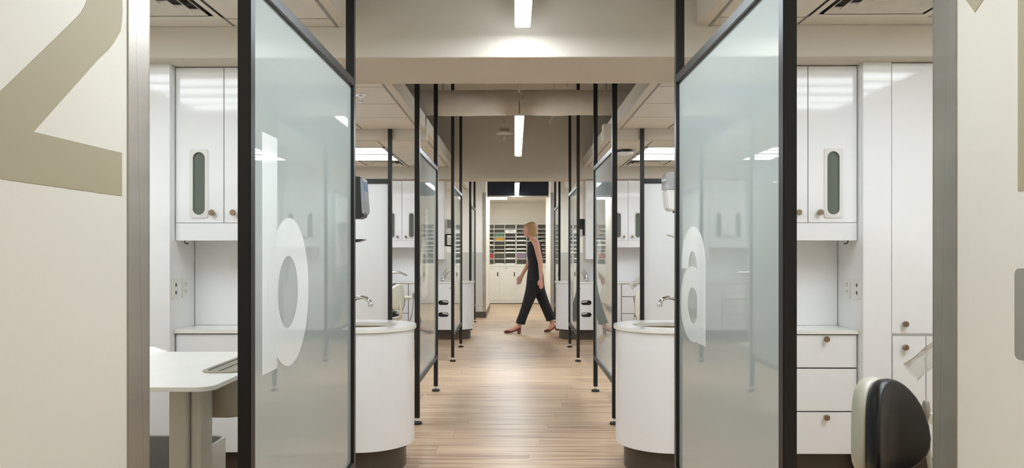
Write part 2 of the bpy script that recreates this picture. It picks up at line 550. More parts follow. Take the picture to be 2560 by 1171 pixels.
# ------------------------------------------------------------------ lamps
BAY = {(0, -1): 'nearest bay on the left', (0, 1): 'nearest bay on the right',
       (1, -1): 'second bay on the left', (1, 1): 'second bay on the right',
       (2, -1): 'third bay on the left', (2, 1): 'third bay on the right',
       (3, -1): 'farthest bay on the left', (3, 1): 'farthest bay on the right'}
for si in range(4):
    for s in (-1, 1):
        for j, y0 in enumerate(TROF[si]):
            t = thing('ceiling_light', '%s two-lens ceiling light panel in the %s' % ('nearer' if j == 0 else 'farther', BAY[(si, s)]),
                      'ceiling light', (s * 2.09, y0 + 0.305, ZC), 'troffer lights in the tile ceilings')
            x0, x1 = s * 1.487, s * 2.693
            fr = MB()
            ya, yb = y0 + 0.007, y0 + 0.603
            fr.box(x0, x1, ya, yb, ZC + 0.03, ZC + 0.035)
            for (p, q) in ((ya, ya + 0.035), (y0 + 0.28, y0 + 0.33), (yb - 0.035, yb)):
                fr.box(x0, x1, p, q, ZC - 0.003, ZC + 0.03)
            fr.box(x0, x0 + s * 0.03, ya, yb, ZC - 0.003, ZC + 0.03)
            fr.box(x1 - s * 0.03, x1, ya, yb, ZC - 0.003, ZC + 0.03)
            fr.build('frame', 'ceiling_grid', t)
            for (p, q) in ((y0 + 0.042, y0 + 0.28), (y0 + 0.33, y0 + 0.568)):
                B(x0 + s * 0.03, x1 - s * 0.03, p, q, ZC + 0.004, ZC + 0.012).build('lens', 'lens_troffer_%d' % si, t)

XP = 0.040
for nm, y0, y1, lab in (('entry', -2.7, -0.2, 'slim white linear pendant over the entry, unseen, added to light the near walls'),  # out of view, added to brighten the near corridor walls
                        ('a', 1.27, 3.77, 'slim white linear pendant nearest, at the top of the picture'),
                        ('b', 6.28, 8.84, 'slim white linear pendant hanging just beyond the round duct'),
                        ('c', 12.4, 14.9, 'slim white linear pendant farthest, before the navy transom')):
    t = thing('linear_pendant', lab, 'pendant light', (XP, (y0 + y1) / 2, 2.40), 'linear pendants along the corridor')
    B(XP - 0.040, XP + 0.040, y0, y1, 2.412, 2.432).build('housing', 'white_plastic', t, bevel=0.003)
    B(XP - 0.037, XP + 0.037, y0 + 0.002, y1 - 0.002, 2.404, 2.412).build('lens', 'lens_pendant_%s' % nm, t)
    top = 2.75 if nm == 'entry' else ZD
    for yy in (y0 + 0.3, y1 - 0.3):
        MB().cyl((XP, yy, 2.432), (XP, yy, top), 0.004, n=8).build('hanging_rod', 'chrome', t)

# ------------------------------------------------------------------ frosted screens
LETTERS = {}
def letter_loops(ch):
    """u from 0 rightwards, v = height; list of loop-lists"""
    base, xh, asc = 0.905, 0.455, 0.70
    if ch in 'bd':
        L = [[rect(0.0, 0.135, base, base + asc)], [oval(0.262, base + 0.226, 0.215, 0.238), oval(0.245, base + 0.226, 0.105, 0.115)]]
        if ch == 'd':
            L = [[[(0.477 - u, v) for u, v in lp] for lp in g] for g in L]
        return L
    if ch == 'a':
        return [[rect(0.285, 0.415, base, base + 0.30)],
                [oval(0.205, base + 0.145, 0.205, 0.152), oval(0.215, base + 0.14, 0.085, 0.072)],
                [arcband(0.215, base + 0.285, 0.20, 0.172, 0.072, 0.072, -12, 180)]]
    if ch == 'c':
        return [[arcband(0.22, base + 0.226, 0.22, 0.236, 0.09, 0.11, 48, 312)]]
    if ch == 'e':
        return [[arcband(0.22, base + 0.226, 0.22, 0.236, 0.09, 0.11, -0.1, 312)], [rect(0.10, 0.43, base + 0.19, base + 0.262)]]
    if ch == 'f':
        return [[rect(0.07, 0.205, base, base + 0.58)], [rect(0.0, 0.29, base + 0.36, base + 0.455)],
                [arcband(0.235, base + 0.56, 0.165, 0.14, 0.03, 0.04, 80, 180)]]
    return []
PWD = 0.036
Z_TOP, Z_BOT = 2.027, 0.330
def screen(y0, s, xc, ch, lab, u0):
    """frosted glass screen parallel to the corridor; posts of 36 mm, glass 1.24 m"""
    cx = xc + s * 0.7195
    ln = 1.24 + 2 * PWD
    t = thing('glass_screen', lab, 'glass screen', (cx, y0 + ln / 2, 0), 'frosted corridor screens')
    h = PWD / 2
    for ya in (y0, y0 + ln - PWD):
        p = B(cx - h, cx + h, ya, ya + PWD, 0.045, ZD).build('post', 'black_metal', t, bevel=0.002)
        fy = ya + h
        MB().lathe((cx, fy, 0), [(0.033, 0.0), (0.036, 0.003), (0.036, 0.012), (0.031, 0.017), (0.011, 0.021), (0.011, 0.024)], 24).build('levelling_foot', 'rubber', p, smooth=40)
        MB().lathe((cx, fy, 0), [(0.0, 0.0215), (0.011, 0.0215), (0.009, 0.03), (0.0055, 0.034), (0.0055, 0.046), (0, 0.046)], 16).build('threaded_stem', 'chrome', p, smooth=40)
    g0, g1 = y0 + PWD, y0 + ln - PWD
    B(cx - h, cx + h, g0, g1, Z_TOP - PWD, Z_TOP).build('top_rail', 'black_metal', t, bevel=0.002)
    B(cx - h, cx + h, g0, g1, Z_BOT - PWD, Z_BOT).build('bottom_rail', 'black_metal', t, bevel=0.002)
    gl = B(cx - 0.004, cx + 0.004, g0, g1, Z_BOT, Z_TOP - PWD).build('glass_panel', 'frosted_glass', t)
    if ch:
        mb = MB()
        face = cx - s * 0.004
        for i, g in enumerate(letter_loops(ch)):
            if s < 0:
                fn = lambda u, v, tt: (face + tt, u0 + u, v)
            else:
                fn = lambda u, v, tt: (face - tt, u0 - u, v)
            mb.plate(g, fn, 0.0, 0.0006 + 0.00012 * i)
        lt = mb.build('letter', 'vinyl_white', gl)
        lt['label'] = 'white vinyl letter %s' % ch
screen(1.984, -1, -0.009, 'b', 'black-framed frosted screen with large letter b, nearest on the left', 2.113)
screen(1.930, 1, -0.004, 'a', 'black-framed frosted screen with large letter a, nearest on the right', 3.18)
screen(5.390, -1, 0.006, 'd', 'black-framed frosted screen with letter d, second on the left', 5.55)
screen(5.390, 1, 0.008, 'c', 'black-framed frosted screen with letter c, second on the right', 6.55)
screen(8.480, -1, 0.006, 'f', 'black-framed frosted screen third on the left before the slotted sink cabinet', 8.64)
screen(8.480, 1, 0.007, 'e', 'black-framed frosted screen third on the right before the slotted sink cabinet', 9.66)
screen(11.93, -1, 0.0, '', 'black-framed frosted screen farthest on the left, by the mail room opening', 0)
screen(11.93, 1, 0.0, '', 'black-framed frosted screen farthest on the right, beyond the walking person', 0)

# white privacy partitions across the bays
for s, px in ((-1, -1.205), (1, 1.225)):
    side = 'left' if s < 0 else 'right'
    t = thing('privacy_partition', 'tall white panel with black post and top rail across the %s bays' % side, 'partition', (s * 2.4, YBK + 0.02, 0), 'cross partitions')
    B(px - 0.019, px + 0.019, YBK - 0.045, YBK - 0.007, 0, ZC - 0.005).build('post', 'black_metal', t, bevel=0.002)
    B(px + s * 0.019, s * XO, YBK - 0.040, YBK - 0.012, 1.918, 1.964).build('top_rail', 'black_metal', t, bevel=0.002)
    B(px + s * 0.019, s * XO, YBK - 0.030, YBK - 0.022, 0.08, 1.918).build('panel', 'panel_glass', t)
    B(px + s * 0.019, s * XO, YBK - 0.036, YBK - 0.016, 0.03, 0.08).build('bottom_rail', 'black_metal', t)

# ------------------------------------------------------------------ casework
YF = 4.083
def knob(parent, x, yf, z):
    MB().lathe((x, yf, z), [(0, 0.0), (0.007, 0.0), (0.006, -0.010), (0.007, -0.014), (0.0145, -0.017), (0.016, -0.021), (0.016, -0.031), (0.014, -0.033), (0.0, -0.033)], 20, axis='Y').build('knob', 'knob_nickel', parent, smooth=35)

def casework(bay, s, dy):
    f = YF + dy
    nb = BAY[(bay, s)]
    near = bay == 0
    X = lambda v: s * v
    # partition wall behind
    struct('wall_casework_%s_%d' % ('left' if s < 0 else 'right', bay + 1), B(X(1.008), X(XO), f + 0.368, f + 0.43, 0, ZB), 'laminate')
    G = 0.0025
    # ---- upper cabinet with two windowed doors
    t = thing('upper_cabinet', 'glossy white two-door upper cabinet with oval windows in the %s' % nb, 'cabinet', (X(1.61), f + 0.18, 1.42), 'windowed upper cabinets')
    bx0, bx1 = 1.342, 1.880
    c = MB()
    c.box(X(bx0), X(bx0 + 0.016), f + 0.020, f + 0.366, 1.425, ZB - 0.004)
    c.box(X(bx1 - 0.016), X(bx1), f + 0.020, f + 0.366, 1.425, ZB - 0.004)
    c.box(X(bx0), X(bx1), f + 0.350, f + 0.366, 1.425, ZB - 0.004)
    c.box(X(bx0), X(bx1), f + 0.020, f + 0.366, 1.425, 1.441)
    c.box(X(bx0), X(bx1), f + 0.020, f + 0.366, ZB - 0.02, ZB - 0.004)
    c.box(X(bx0), X(bx1), f + 0.03, f + 0.35, 1.645, 1.660)
    c.build('carcass', 'laminate_inner', t)
    B(X(bx0), X(bx1), f + 0.002, f + 0.05, 1.322, 1.419).build('valance', 'laminate', t, bevel=0.001)
    B(X(bx0), X(bx1), f + 0.05, f + 0.366, 1.395, 1.412).build('underside', 'laminate', t)
    for (d0, d1, wx, kx) in ((1.611, 1.880, 1.749, 1.669), (1.342, 1.611, 1.473, 1.553)):
        d = MB().plate([rect(d0 + G, d1 - G, 1.4215, ZB - 0.006), stadium(wx - 0.036, wx + 0.036, 1.462, 1.815)],
                       lambda u, v, q: (X(u), f + q, v), 0.0, 0.019).build('door', 'laminate', t)
        MB().plate([rrect(wx - 0.051, wx + 0.051, 1.447, 1.829, 0.012), stadium(wx - 0.034, wx + 0.034, 1.465, 1.812)],
                   lambda u, v, q: (X(u), f - q, v), -0.001, 0.006).build('window_frame', 'window_frame', d, bevel=0.0015, smooth=40)
        MB().plate([stadium(wx - 0.037, wx + 0.037, 1.461, 1.816)], lambda u, v, q: (X(u), f + q, v), 0.006, 0.010).build('window_pane', 'tinted_pane', d)
        knob(d, X(kx), f, 1.476)
    # small jars seen through the window
    if near:
        j = MB().lathe((X(1.76), f + 0.10, 1.4415), [(0, 0), (0.030, 0), (0.030, 0.10), (0.022, 0.115), (0.022, 0.13), (0, 0.13)], 20).build('jar', 'jar_white', None, smooth=40)
        props(j, 'small white jar behind the oval window in the %s' % nb, 'jar')
    # under-cabinet strip and dark cable hook
    ul = B(X(1.72), X(1.79), f + 0.10, f + 0.20, 1.387, 1.395).build('under_cabinet_light', 'white_plastic', t, bevel=0.002)
    MB().tube([(X(1.83), f + 0.03, 1.395)] + [(X(1.83 + 0.014 * math.sin(a)), f + 0.03, 1.306 + 0.014 * (1 + math.cos(a)) - 0.002) for a in (0.3, 1.0, 1.9, 2.8, 3.8)], 0.0035, 8).build('cable_loop', 'black_plastic', t, smooth=60)
    # ---- end cabinet at the corridor
    e = thing('end_cabinet', 'narrow white wall cabinet ending the casework in the %s' % nb, 'cabinet', (X(1.17), f + 0.18, 1.15), 'end wall cabinets')
    B(X(1.006), X(1.340), f + 0.019, f + 0.366, 1.151, ZB - 0.004).build('body', 'laminate', e, bevel=0.001)
    B(X(1.006 + 0.001), X(1.340 - G), f, f + 0.018, 1.153, ZB - 0.006).build('door', 'laminate', e, bevel=0.001)
    # ---- backsplash
    bs = B(X(1.346), X(1.880), f + 0.250, f + 0.262, 0.830, 1.394).build('backsplash', 'laminate', None)
    props(bs, 'white backsplash panel above the counter in the %s' % nb, 'backsplash', 'backsplash panels')
    # ---- tall cabinet
    ft = f - 0.062
    T = thing('tall_cabinet', 'glossy white full-height cabinet beside the counter in the %s' % nb, 'cabinet', (X(2.4), f + 0.18, 0), 'tall cabinets')
    B(X(1.884), X(2.95), ft + 0.02, f + 0.366, 0.145, ZB - 0.002).build('body', 'laminate', T)
    B(X(1.884), X(2.038 - 0.002), ft, ft + 0.02, 0.145, ZB + 0.0).build('filler_panel', 'laminate', T, bevel=0.001)
    if s < 0:
        B(X(2.038), X(2.95), ft, ft + 0.02, 0.145, ZB - 0.004).build('side_panel', 'laminate', T, bevel=0.001)
    else:
        d = B(X(2.039), X(2.93), ft, ft + 0.019, 0.818, ZB - 0.006).build('door', 'laminate', T, bevel=0.001)
        knob(d, X(2.100), ft, 0.871)
        d = B(X(2.043), X(2.219), ft, ft + 0.019, 0.146, 0.803).build('door', 'laminate', T, bevel=0.001)
        knob(d, X(2.100), ft, 0.745)
        B(X(2.225), X(2.93), ft, ft + 0.019, 0.146, 0.803).build('door', 'laminate', T, bevel=0.001)
    B(X(1.884), X(2.95), ft + 0.07, f + 0.366, 0, 0.145).build('toe_kick', 'kick_brown', T)
    # ---- outlets on the tall cabinet's side
    xs = X(1.884)
    for (oy, kind) in ((f - 0.002, 'usb'), (f + 0.120, 'duplex')):
        oo = thing('wall_outlet', ('ivory USB charging plate' if kind == 'usb' else 'ivory duplex power outlet') + ' beside the counter in the %s' % nb, 'outlet', (xs, oy, 1.055), 'outlets by the counters')
        MB().plate([rrect(oy - 0.035, oy + 0.035, 0.998, 1.112, 0.005)], lambda u, v, q: (xs - s * q, u, v), 0.0005, 0.006).build('cover_plate', 'ivory_plastic', oo, bevel=0.001)
        for zc in (1.034, 1.076):
            if kind == 'usb':
                B(xs - s * 0.006, xs - s * 0.008, oy - 0.016, oy + 0.016, zc - 0.016, zc + 0.016).build('port_insert', 'white_plastic', oo)
                B(xs - s * 0.0078, xs - s * 0.0086, oy - 0.008, oy + 0.006, zc - 0.009, zc + 0.009).build('port', 'gap_dark', oo)
            else:
                MB().plate([oval(oy, zc, 0.017, 0.014, 20)], lambda u, v, q: (xs - s * q, u, v), 0.006, 0.008).build('socket', 'ivory_plastic', oo)
                B(xs - s * 0.0078, xs - s * 0.0085, oy - 0.009, oy - 0.006, zc - 0.002, zc + 0.007).box(xs - s * 0.0078, xs - s * 0.0085, oy + 0.006, oy + 0.009, zc - 0.002, zc + 0.007).box(xs - s * 0.0078, xs - s * 0.0085, oy - 0.002, oy + 0.002, zc - 0.010, zc - 0.006).build('socket_slots', 'gap_dark', oo)
    # ---- drawer unit
    D = thing('drawer_unit', 'white three-drawer base cabinet with round knobs in the %s' % nb, 'drawers', (X(1.70), f + 0.18, 0), 'three-drawer units')
    B(X(1.520), X(1.882), f + 0.020, f + 0.366, 0.145, 0.806).build('body', 'gap_dark', D)
    B(X(1.520), X(1.882), f + 0.065, f + 0.366, 0, 0.145).build('toe_kick', 'kick_brown', D)
    for (z0, z1, kz) in ((0.622, 0.803, 0.782), (0.383, 0.617, None), (0.147, 0.378, 0.353)):
        d = B(X(1.520 + G), X(1.880 - G), f, f + 0.019, z0 + 0.001, z1 - 0.001).build('drawer', 'laminate', D, bevel=0.0012)
        if kz and s > 0: knob(d, X(1.704), f, kz)
    # ---- sink cabinet with rounded end
    R, cx, cy = 0.290, 0.888, f + 0.297
    S = thing('sink_cabinet', 'white rounded sink cabinet standing into the corridor, %s' % nb, 'cabinet', (X(1.1), cy, 0), 'rounded sink cabinets')
    def arc(r, a0, a1, n=40): return [(cx - r * math.cos(math.radians(a0 + (a1 - a0) * k / n)), cy - r * math.sin(math.radians(a0 + (a1 - a0) * k / n))) for k in range(n + 1)]
    inner = [(1.516, cy - R + 0.02)] + arc(R - 0.02, 90, -90) + [(1.006, cy + R - 0.02), (1.006, f + 0.36), (1.516, f + 0.36)]
    MB().plate([inner], lambda u, v, q: (X(u), v, q), 0.145, 0.66).build('body', 'gap_dark', S)
    band = [(0.878, cy - R)] + arc(R, 89, -90) + [(1.006, cy + R), (1.006, cy + R - 0.018)] + arc(R - 0.018, -90, 89) + [(0.878, cy - R + 0.018)]
    MB().plate([band], lambda u, v, q: (X(u), v, q), 0.145, 0.806).build('curved_panel', 'laminate', S, smooth=30)
    fl = [rect(0.8815, 1.516 - G, 0.146, 0.805)]
    fl += [stadium(0.945, 1.092, 0.500, 0.567), stadium(0.945, 1.092, 0.330, 0.394)]
    dd = MB().plate(fl, lambda u, v, q: (X(u), f + q, v), 0.0, 0.018).build('front_panel', 'laminate', S)
    MB().lathe((X(0.925), f, 0.742), [(0, 0.004), (0.011, 0.004), (0.011, -0.004), (0.008, -0.006), (0, -0.006)], 16, axis='Y').build('lock', 'chrome', dd, smooth=30)
    for z in (0.533, 0.362):
        MB().plate([[(0.95, z - 0.002), (0.97, z + 0.022), (1.03, z + 0.027), (1.035, z + 0.012), (0.985, z + 0.004)]], lambda u, v, q: (X(u), f + q, v), 0.010, 0.016).build('liner_edge', 'white_plastic', dd)
    kin = [(1.516, f + 0.065)] + arc(R - 0.048, 76, -90) + [(1.006, cy + R - 0.05), (1.006, f + 0.36), (1.516, f + 0.36)]
    MB().plate([kin], lambda u, v, q: (X(u), v, q), 0.0, 0.145).build('toe_kick', 'kick_brown', S, smooth=30)
    # ---- countertop with basin hole
    Rt = R + 0.012
    ct = [(1.882, f - 0.012)] + arc(Rt, 90, -90) + [(1.0, cy + Rt), (1.0, f + 0.366), (1.882, f + 0.366)]
    hc = (0.898, f + 0.285)
    cm = MB().plate([ct, oval(hc[0], hc[1], 0.202, 0.158, 48)], lambda u, v, q: (X(u), v, q), 0.808, 0.829)
    co = cm.build('countertop', 'quartz', None, smooth=30)
    props(co, 'off-white quartz counter with round end over the sink cabinet, %s' % nb, 'countertop', 'quartz counters')
    prof = [(1.0, 0.0), (1.0, -0.01), (0.97, -0.05), (0.88, -0.10), (0.65, -0.13), (0.2, -0.14), (0.0, -0.14)]
    pts = [(r, h) for r, h in prof]
    bw = MB()
    n = 40
    for i, (r, h) in enumerate(pts):
        for k in range(n):
            a = 2 * PI * k / n
            bw.v.append((X(hc[0] + 0.206 * r * math.cos(a)), hc[1] + 0.162 * r * math.sin(a), 0.8075 + h))
    for i in range(len(pts) - 1):
        for k in range(n):
            a = i * n + k; b = i * n + (k + 1) % n
            bw.f.append((a, b, b + n, a + n))
    bo = bw.build('sink_bowl', 'bowl_steel', None, smooth=60)
    props(bo, 'oval stainless sink bowl set in the counter, %s' % nb, 'sink', 'stainless bowls')
    # ---- faucet
    fx, fy = 1.052, f + 0.300
    F = thing('faucet', 'chrome faucet with curved spout and lever at the sink, %s' % nb, 'faucet', (X(fx), fy, 0.829), 'chrome faucets')
    MB().lathe((X(fx), fy, 0.829), [(0.030, 0), (0.030, 0.005), (0.022, 0.012), (0.019, 0.03), (0.018, 0.085), (0.014, 0.095), (0, 0.097)], 20).build('body', 'chrome', F, smooth=40)
    MB().tube([(X(fx - 0.012), fy, 0.868), (X(fx - 0.045), fy, 0.920), (X(fx - 0.080), fy, 0.962), (X(fx - 0.115), fy, 0.985), (X(fx - 0.145), fy, 0.990), (X(fx - 0.172), fy, 0.982), (X(fx - 0.188), fy, 0.968), (X(fx - 0.194), fy, 0.955)],
              [0.013, 0.012, 0.0115, 0.011, 0.011, 0.011, 0.0115, 0.012], 14).build('spout', 'chrome', F, smooth=60)
    MB().lathe((X(fx - 0.195), fy, 0.933), [(0.010, 0), (0.0145, 0.002), (0.0145, 0.022), (0.012, 0.026)], 16).build('aerator', 'chrome', F, smooth=40)
    MB().tube([(X(fx), fy, 0.918), (X(fx - 0.008), fy, 0.945), (X(fx - 0.025), fy, 0.985), (X(fx - 0.055), fy, 1.012)], [0.012, 0.009, 0.007, 0.006], 12).build('lever', 'chrome', F, smooth=60)
for (bay, dy) in ((0, 0.0), (2, 6.46)):
    for s in (-1, 1):
        casework(bay, s, dy)

# ------------------------------------------------------------------ dispensers on the cabinet ends
def side_prism(poly, s, y0, y1):
    """outline in (distance from the cabinet end towards the corridor, z), swept along Y"""
    return MB().plate([poly], lambda u, v, q: (s * (1.007 - u), q, v), y0, y1)
def dispenser_black(s, yc, z0, z1, lab, silver=True, depth=0.172):
    t = thing('soap_dispenser', lab, 'dispenser', (s * 1.006, yc, z0))
    h = z1 - z0
    poly = [(-0.001, z0 + 0.004), (depth * 0.72, z0), (depth * 0.86, z0 + 0.012), (depth * 0.90, z0 + 0.05), (depth * 0.80, z0 + h * 0.95), (depth * 0.74, z1 - 0.004), (depth * 0.40, z1), (-0.001, z1)]
    side_prism(poly, s, yc - 0.058, yc + 0.058).build('housing', 'black_plastic', t, bevel=0.006, smooth=35)
    if silver:
        fr = [(depth * 0.82, z0 + 0.028), (depth * 0.93, z0 + 0.028), (depth * 0.95, z0 + 0.05), (depth * 0.86, z1 - 0.012), (depth * 0.76, z1 - 0.012)]
        fp = side_prism(fr, s, yc - 0.061, yc + 0.061).build('front_cover', 'silver_plastic', t, bevel=0.003, smooth=35)
        side_prism([(depth * 0.87, z0 + 0.11), (depth * 0.915, z0 + 0.11), (depth * 0.875, z1 - 0.03), (depth * 0.83, z1 - 0.03)], s, yc - 0.0625, yc + 0.0625).build('level_window', 'screen_blue', fp)
        for k in range(3):
            zz = z0 + 0.055 + 0.015 * k
            side_prism([(depth * 0.86, zz), (depth * 0.91, zz), (depth * 0.91, zz + 0.008), (depth * 0.86, zz + 0.008)], s, yc - 0.0622, yc + 0.0622).build('button', 'dark_grey_plastic', fp)
    return t
def drip_tray(s, yc, z, lab, m='black_plastic', depth=0.148):
    t = thing('drip_tray', lab, 'tray', (s * 1.006, yc, z))
    side_prism([(-0.001, z - 0.012), (depth * 0.7, z - 0.010), (depth, z + 0.004), (depth * 0.95, z + 0.007), (0.001, z + 0.007)], s, yc - 0.05, yc + 0.05).build('tray', m, t, bevel=0.002)
    side_prism([(-0.001, z - 0.02), (0.008, z - 0.02), (0.008, z + 0.03), (-0.001, z + 0.03)], s, yc - 0.03, yc + 0.03).build('bracket', m, t)
dispenser_black(-1, 4.24, 1.448, 1.690, 'black and silver soap dispenser with blue window, nearest on the left')
drip_tray(-1, 4.24, 1.325, 'black drip tray under the black and silver soap dispenser')
# clear dispenser on the right
t = thing('sanitizer_dispenser', 'clear and white sanitizer dispenser, nearest on the right above the sink', 'dispenser', (1.006, 4.24, 1.49))
side_prism([(-0.001, 1.50), (0.12, 1.492), (0.145, 1.50), (0.155, 1.60), (0.155, 1.61), (0.001, 1.61)], 1, 4.185, 4.295).build('lower_housing', 'white_plastic', t, bevel=0.008, smooth=35)
side_prism([(-0.001, 1.612), (0.158, 1.612), (0.158, 1.69), (0.150, 1.705), (0.12, 1.712), (0.001, 1.712)], 1, 4.182, 4.298).build('clear_cover', 'clear_plastic', t, bevel=0.008, smooth=35)
side_prism([(0.03, 1.625), (0.12, 1.625), (0.12, 1.66), (0.03, 1.66)], 1, 4.205, 4.275).build('refill_bottle', 'silver_plastic', t, bevel=0.01, smooth=35)
side_prism([(0.04, 1.483), (0.10, 1.483), (0.10, 1.4935), (0.04, 1.4935)], 1, 4.215, 4.265).build('nozzle', 'black_plastic', t)
drip_tray(1, 4.24, 1.352, 'white drip tray under the clear sanitizer dispenser', 'white_plastic', 0.135)
# third bays
t = dispenser_black(1, 10.74, 1.49, 1.735, 'black and white soap dispenser on the cabinet end behind the walking person', silver=False, depth=0.13)
side_prism([(0.03, 1.475), (0.125, 1.475), (0.135, 1.49), (0.135, 1.585), (0.03, 1.585)], 1, 10.675, 10.805).build('front_cover', 'white_plastic', t, bevel=0.004, smooth=35)
t = thing('soap_dispenser', 'grey and white soap dispenser on the third-bay cabinet end on the left', 'dispenser', (-1.006, 10.74, 1.5))
side_prism([(-0.001, 1.53), (0.13, 1.53), (0.14, 1.56), (0.14, 1.735), (0.001, 1.735)], -1, 10.68, 10.80).build('housing', 'white_plastic', t, bevel=0.008, smooth=35)
side_prism([(0.03, 1.60), (0.143, 1.60), (0.143, 1.72), (0.03, 1.72)], -1, 10.675, 10.805).build('front_cover', 'dark_grey_plastic', t, bevel=0.004, smooth=35)
t = thing('paper_holder', 'small black paper holder with white sheets below the grey dispenser', 'dispenser', (-1.006, 10.74, 1.34))
side_prism([(-0.001, 1.34), (0.09, 1.335), (0.12, 1.35), (0.10, 1.36), (0.02, 1.36), (0.02, 1.50), (0.09, 1.50), (0.09, 1.52), (0.001, 1.52)], -1, 10.69, 10.79).build('bracket', 'black_plastic', t, bevel=0.003)
side_prism([(0.03, 1.375), (0.085, 1.375), (0.085, 1.47), (0.03, 1.47)], -1, 10.695, 10.785).build('paper_stack', 'paper', t)

# ------------------------------------------------------------------ ceiling furniture
def diffuser(s, y0, lab):
    x0, x1 = s * 1.487, s * 2.083
    t = thing('air_diffuser', lab, 'air vent', (s * 1.785, y0 + 0.305, ZC), 'square ceiling diffusers')
    B(x0, x1, y0 + 0.007, y0 + 0.603, ZC + 0.034, ZC + 0.038).build('backing', 'gap_dark', t)
    cx, cy = s * 1.785, y0 + 0.305
    for k in range(5):
        a = 0.298 - 0.055 * k
        b_ = a - 0.032
        z = ZC - 0.003 + 0.002 * k
        mb = MB()
        o = [(cx - a, cy - a), (cx + a, cy - a), (cx + a, cy + a), (cx - a, cy + a)]
        i = [(cx - b_, cy - b_), (cx + b_, cy - b_), (cx + b_, cy + b_), (cx - b_, cy + b_)]
        v = [(p[0], p[1], z + (0 if k == 0 else 0.0)) for p in o] + [(p[0], p[1], z + (0.004 if k == 0 else 0.022)) for p in i]
        v += [(p[0], p[1], z + 0.004) for p in o] + [(p[0], p[1], z + (0.008 if k == 0 else 0.026)) for p in i]
        fs = []
        for q in range(4):
            r = (q + 1) % 4
            fs += [(q, r, 4 + r, 4 + q), (8 + q, 12 + q, 12 + r, 8 + r), (q, 8 + q, 8 + r, r), (4 + q, 4 + r, 12 + r, 12 + q)]
        mb.add(v, fs)
        mb.build('louver' if k else 'frame', 'ceiling_grid', t)
    B(cx - 0.04, cx + 0.04, cy - 0.04, cy + 0.04, ZC + 0.008, ZC + 0.012).build('centre_plate', 'ceiling_grid', t)
diffuser(-1, 3.158, 'square louvered ceiling vent in the nearest bay on the left')
diffuser(1, 3.158, 'square louvered ceiling vent in the nearest bay on the right')
diffuser(-1, 9.618, 'square louvered ceiling vent in the third bay on the left')
diffuser(1, 9.618, 'square louvered ceiling vent in the third bay on the right')

t = thing('sprinkler', 'chrome fire sprinkler in the tile ceiling of the second bay on the left', 'sprinkler', (-1.17, 5.60, ZC))
MB().lathe((-1.17, 5.60, ZC), [(0.0, 0.001), (0.042, 0.001), (0.040, -0.006), (0.018, -0.010), (0.015, -0.022), (0, -0.022)], 24).build('escutcheon', 'chrome', t, smooth=40)
mb = MB()
for q in (-1, 1):
    mb.tube([(-1.17 + q * 0.008, 5.60, ZC - 0.02), (-1.17 + q * 0.016, 5.60, ZC - 0.034), (-1.17 + q * 0.010, 5.60, ZC - 0.048), (-1.17, 5.60, ZC - 0.053)], 0.003, 8)
mb.build('yoke', 'chrome', t, smooth=60)
MB().lathe((-1.17, 5.60, ZC - 0.053), [(0.0, 0), (0.016, 0), (0.018, -0.003), (0, -0.004)], 16).build('deflector', 'chrome', t)

t = thing('smoke_detector', 'round white detector on a dark base in the third-bay ceiling on the right', 'detector', (1.285, 8.66, ZC))
MB().lathe((1.285, 8.66, ZC), [(0, 0), (0.070, 0), (0.095, -0.008), (0.095, -0.030), (0, -0.030)], 32).build('base', 'black_plastic', t, smooth=30)
MB().lathe((1.285, 8.66, ZC - 0.030), [(0, 0), (0.097, 0), (0.092, -0.014), (0.07, -0.024), (0, -0.026)], 32).build('cover', 'white_plastic', t, smooth=40)

# duct with wrinkled wrap
def duct():
    n, m, r = 36, 150, 0.132
    yc, zc, x0, x1 = 7.72, 2.815, -3.55, 3.55
    mb = MB()
    rings = []
    for i in range(m + 1):
        x = x0 + (x1 - x0) * i / m
        rg = []
        for k in range(n):
            a = 2 * PI * k / n
            d = noise.noise(Vector((x * 2.2, math.cos(a) * 1.6, math.sin(a) * 1.6))) * 0.009 + noise.noise(Vector((x * 7, math.cos(a) * 4, math.sin(a) * 4))) * 0.004
            if i % 19 == 0: d -= 0.006
            rg.append((x, yc + (r + d) * math.cos(a), zc + (r + d) * math.sin(a)))
        rings.append(rg)
    mb.loft(rings)
    t = thing('air_duct', 'round wrapped air duct crossing above the corridor', 'duct', (0, yc, zc))
    mb.build('wrap', 'duct_wrap', t, smooth=50)
    for x in (-0.75, 0.95):
        MB().cyl((x, yc, zc + r - 0.01), (x, yc, ZD), 0.006, n=8).build('hanger_rod', 'steel', t)
duct()
# conduit drop with hook in front of the duct
t = thing('conduit_drop', 'thin hanging conduit with a hook end in front of the duct', 'conduit', (0.035, 6.05, ZD))
MB().cyl((0.035, 6.05, 2.56), (0.035, 6.05, ZD), 0.008, n=10).build('rod', 'deck_paint', t)
MB().tube([(0.035, 6.05, 2.565), (0.038, 6.05, 2.545), (0.042, 6.05, 2.50), (0.055, 6.05, 2.488), (0.066, 6.05, 2.505), (0.066, 6.05, 2.55), (0.052, 6.05, 2.566)], 0.005, 8).build('hook', 'steel', t, smooth=60)
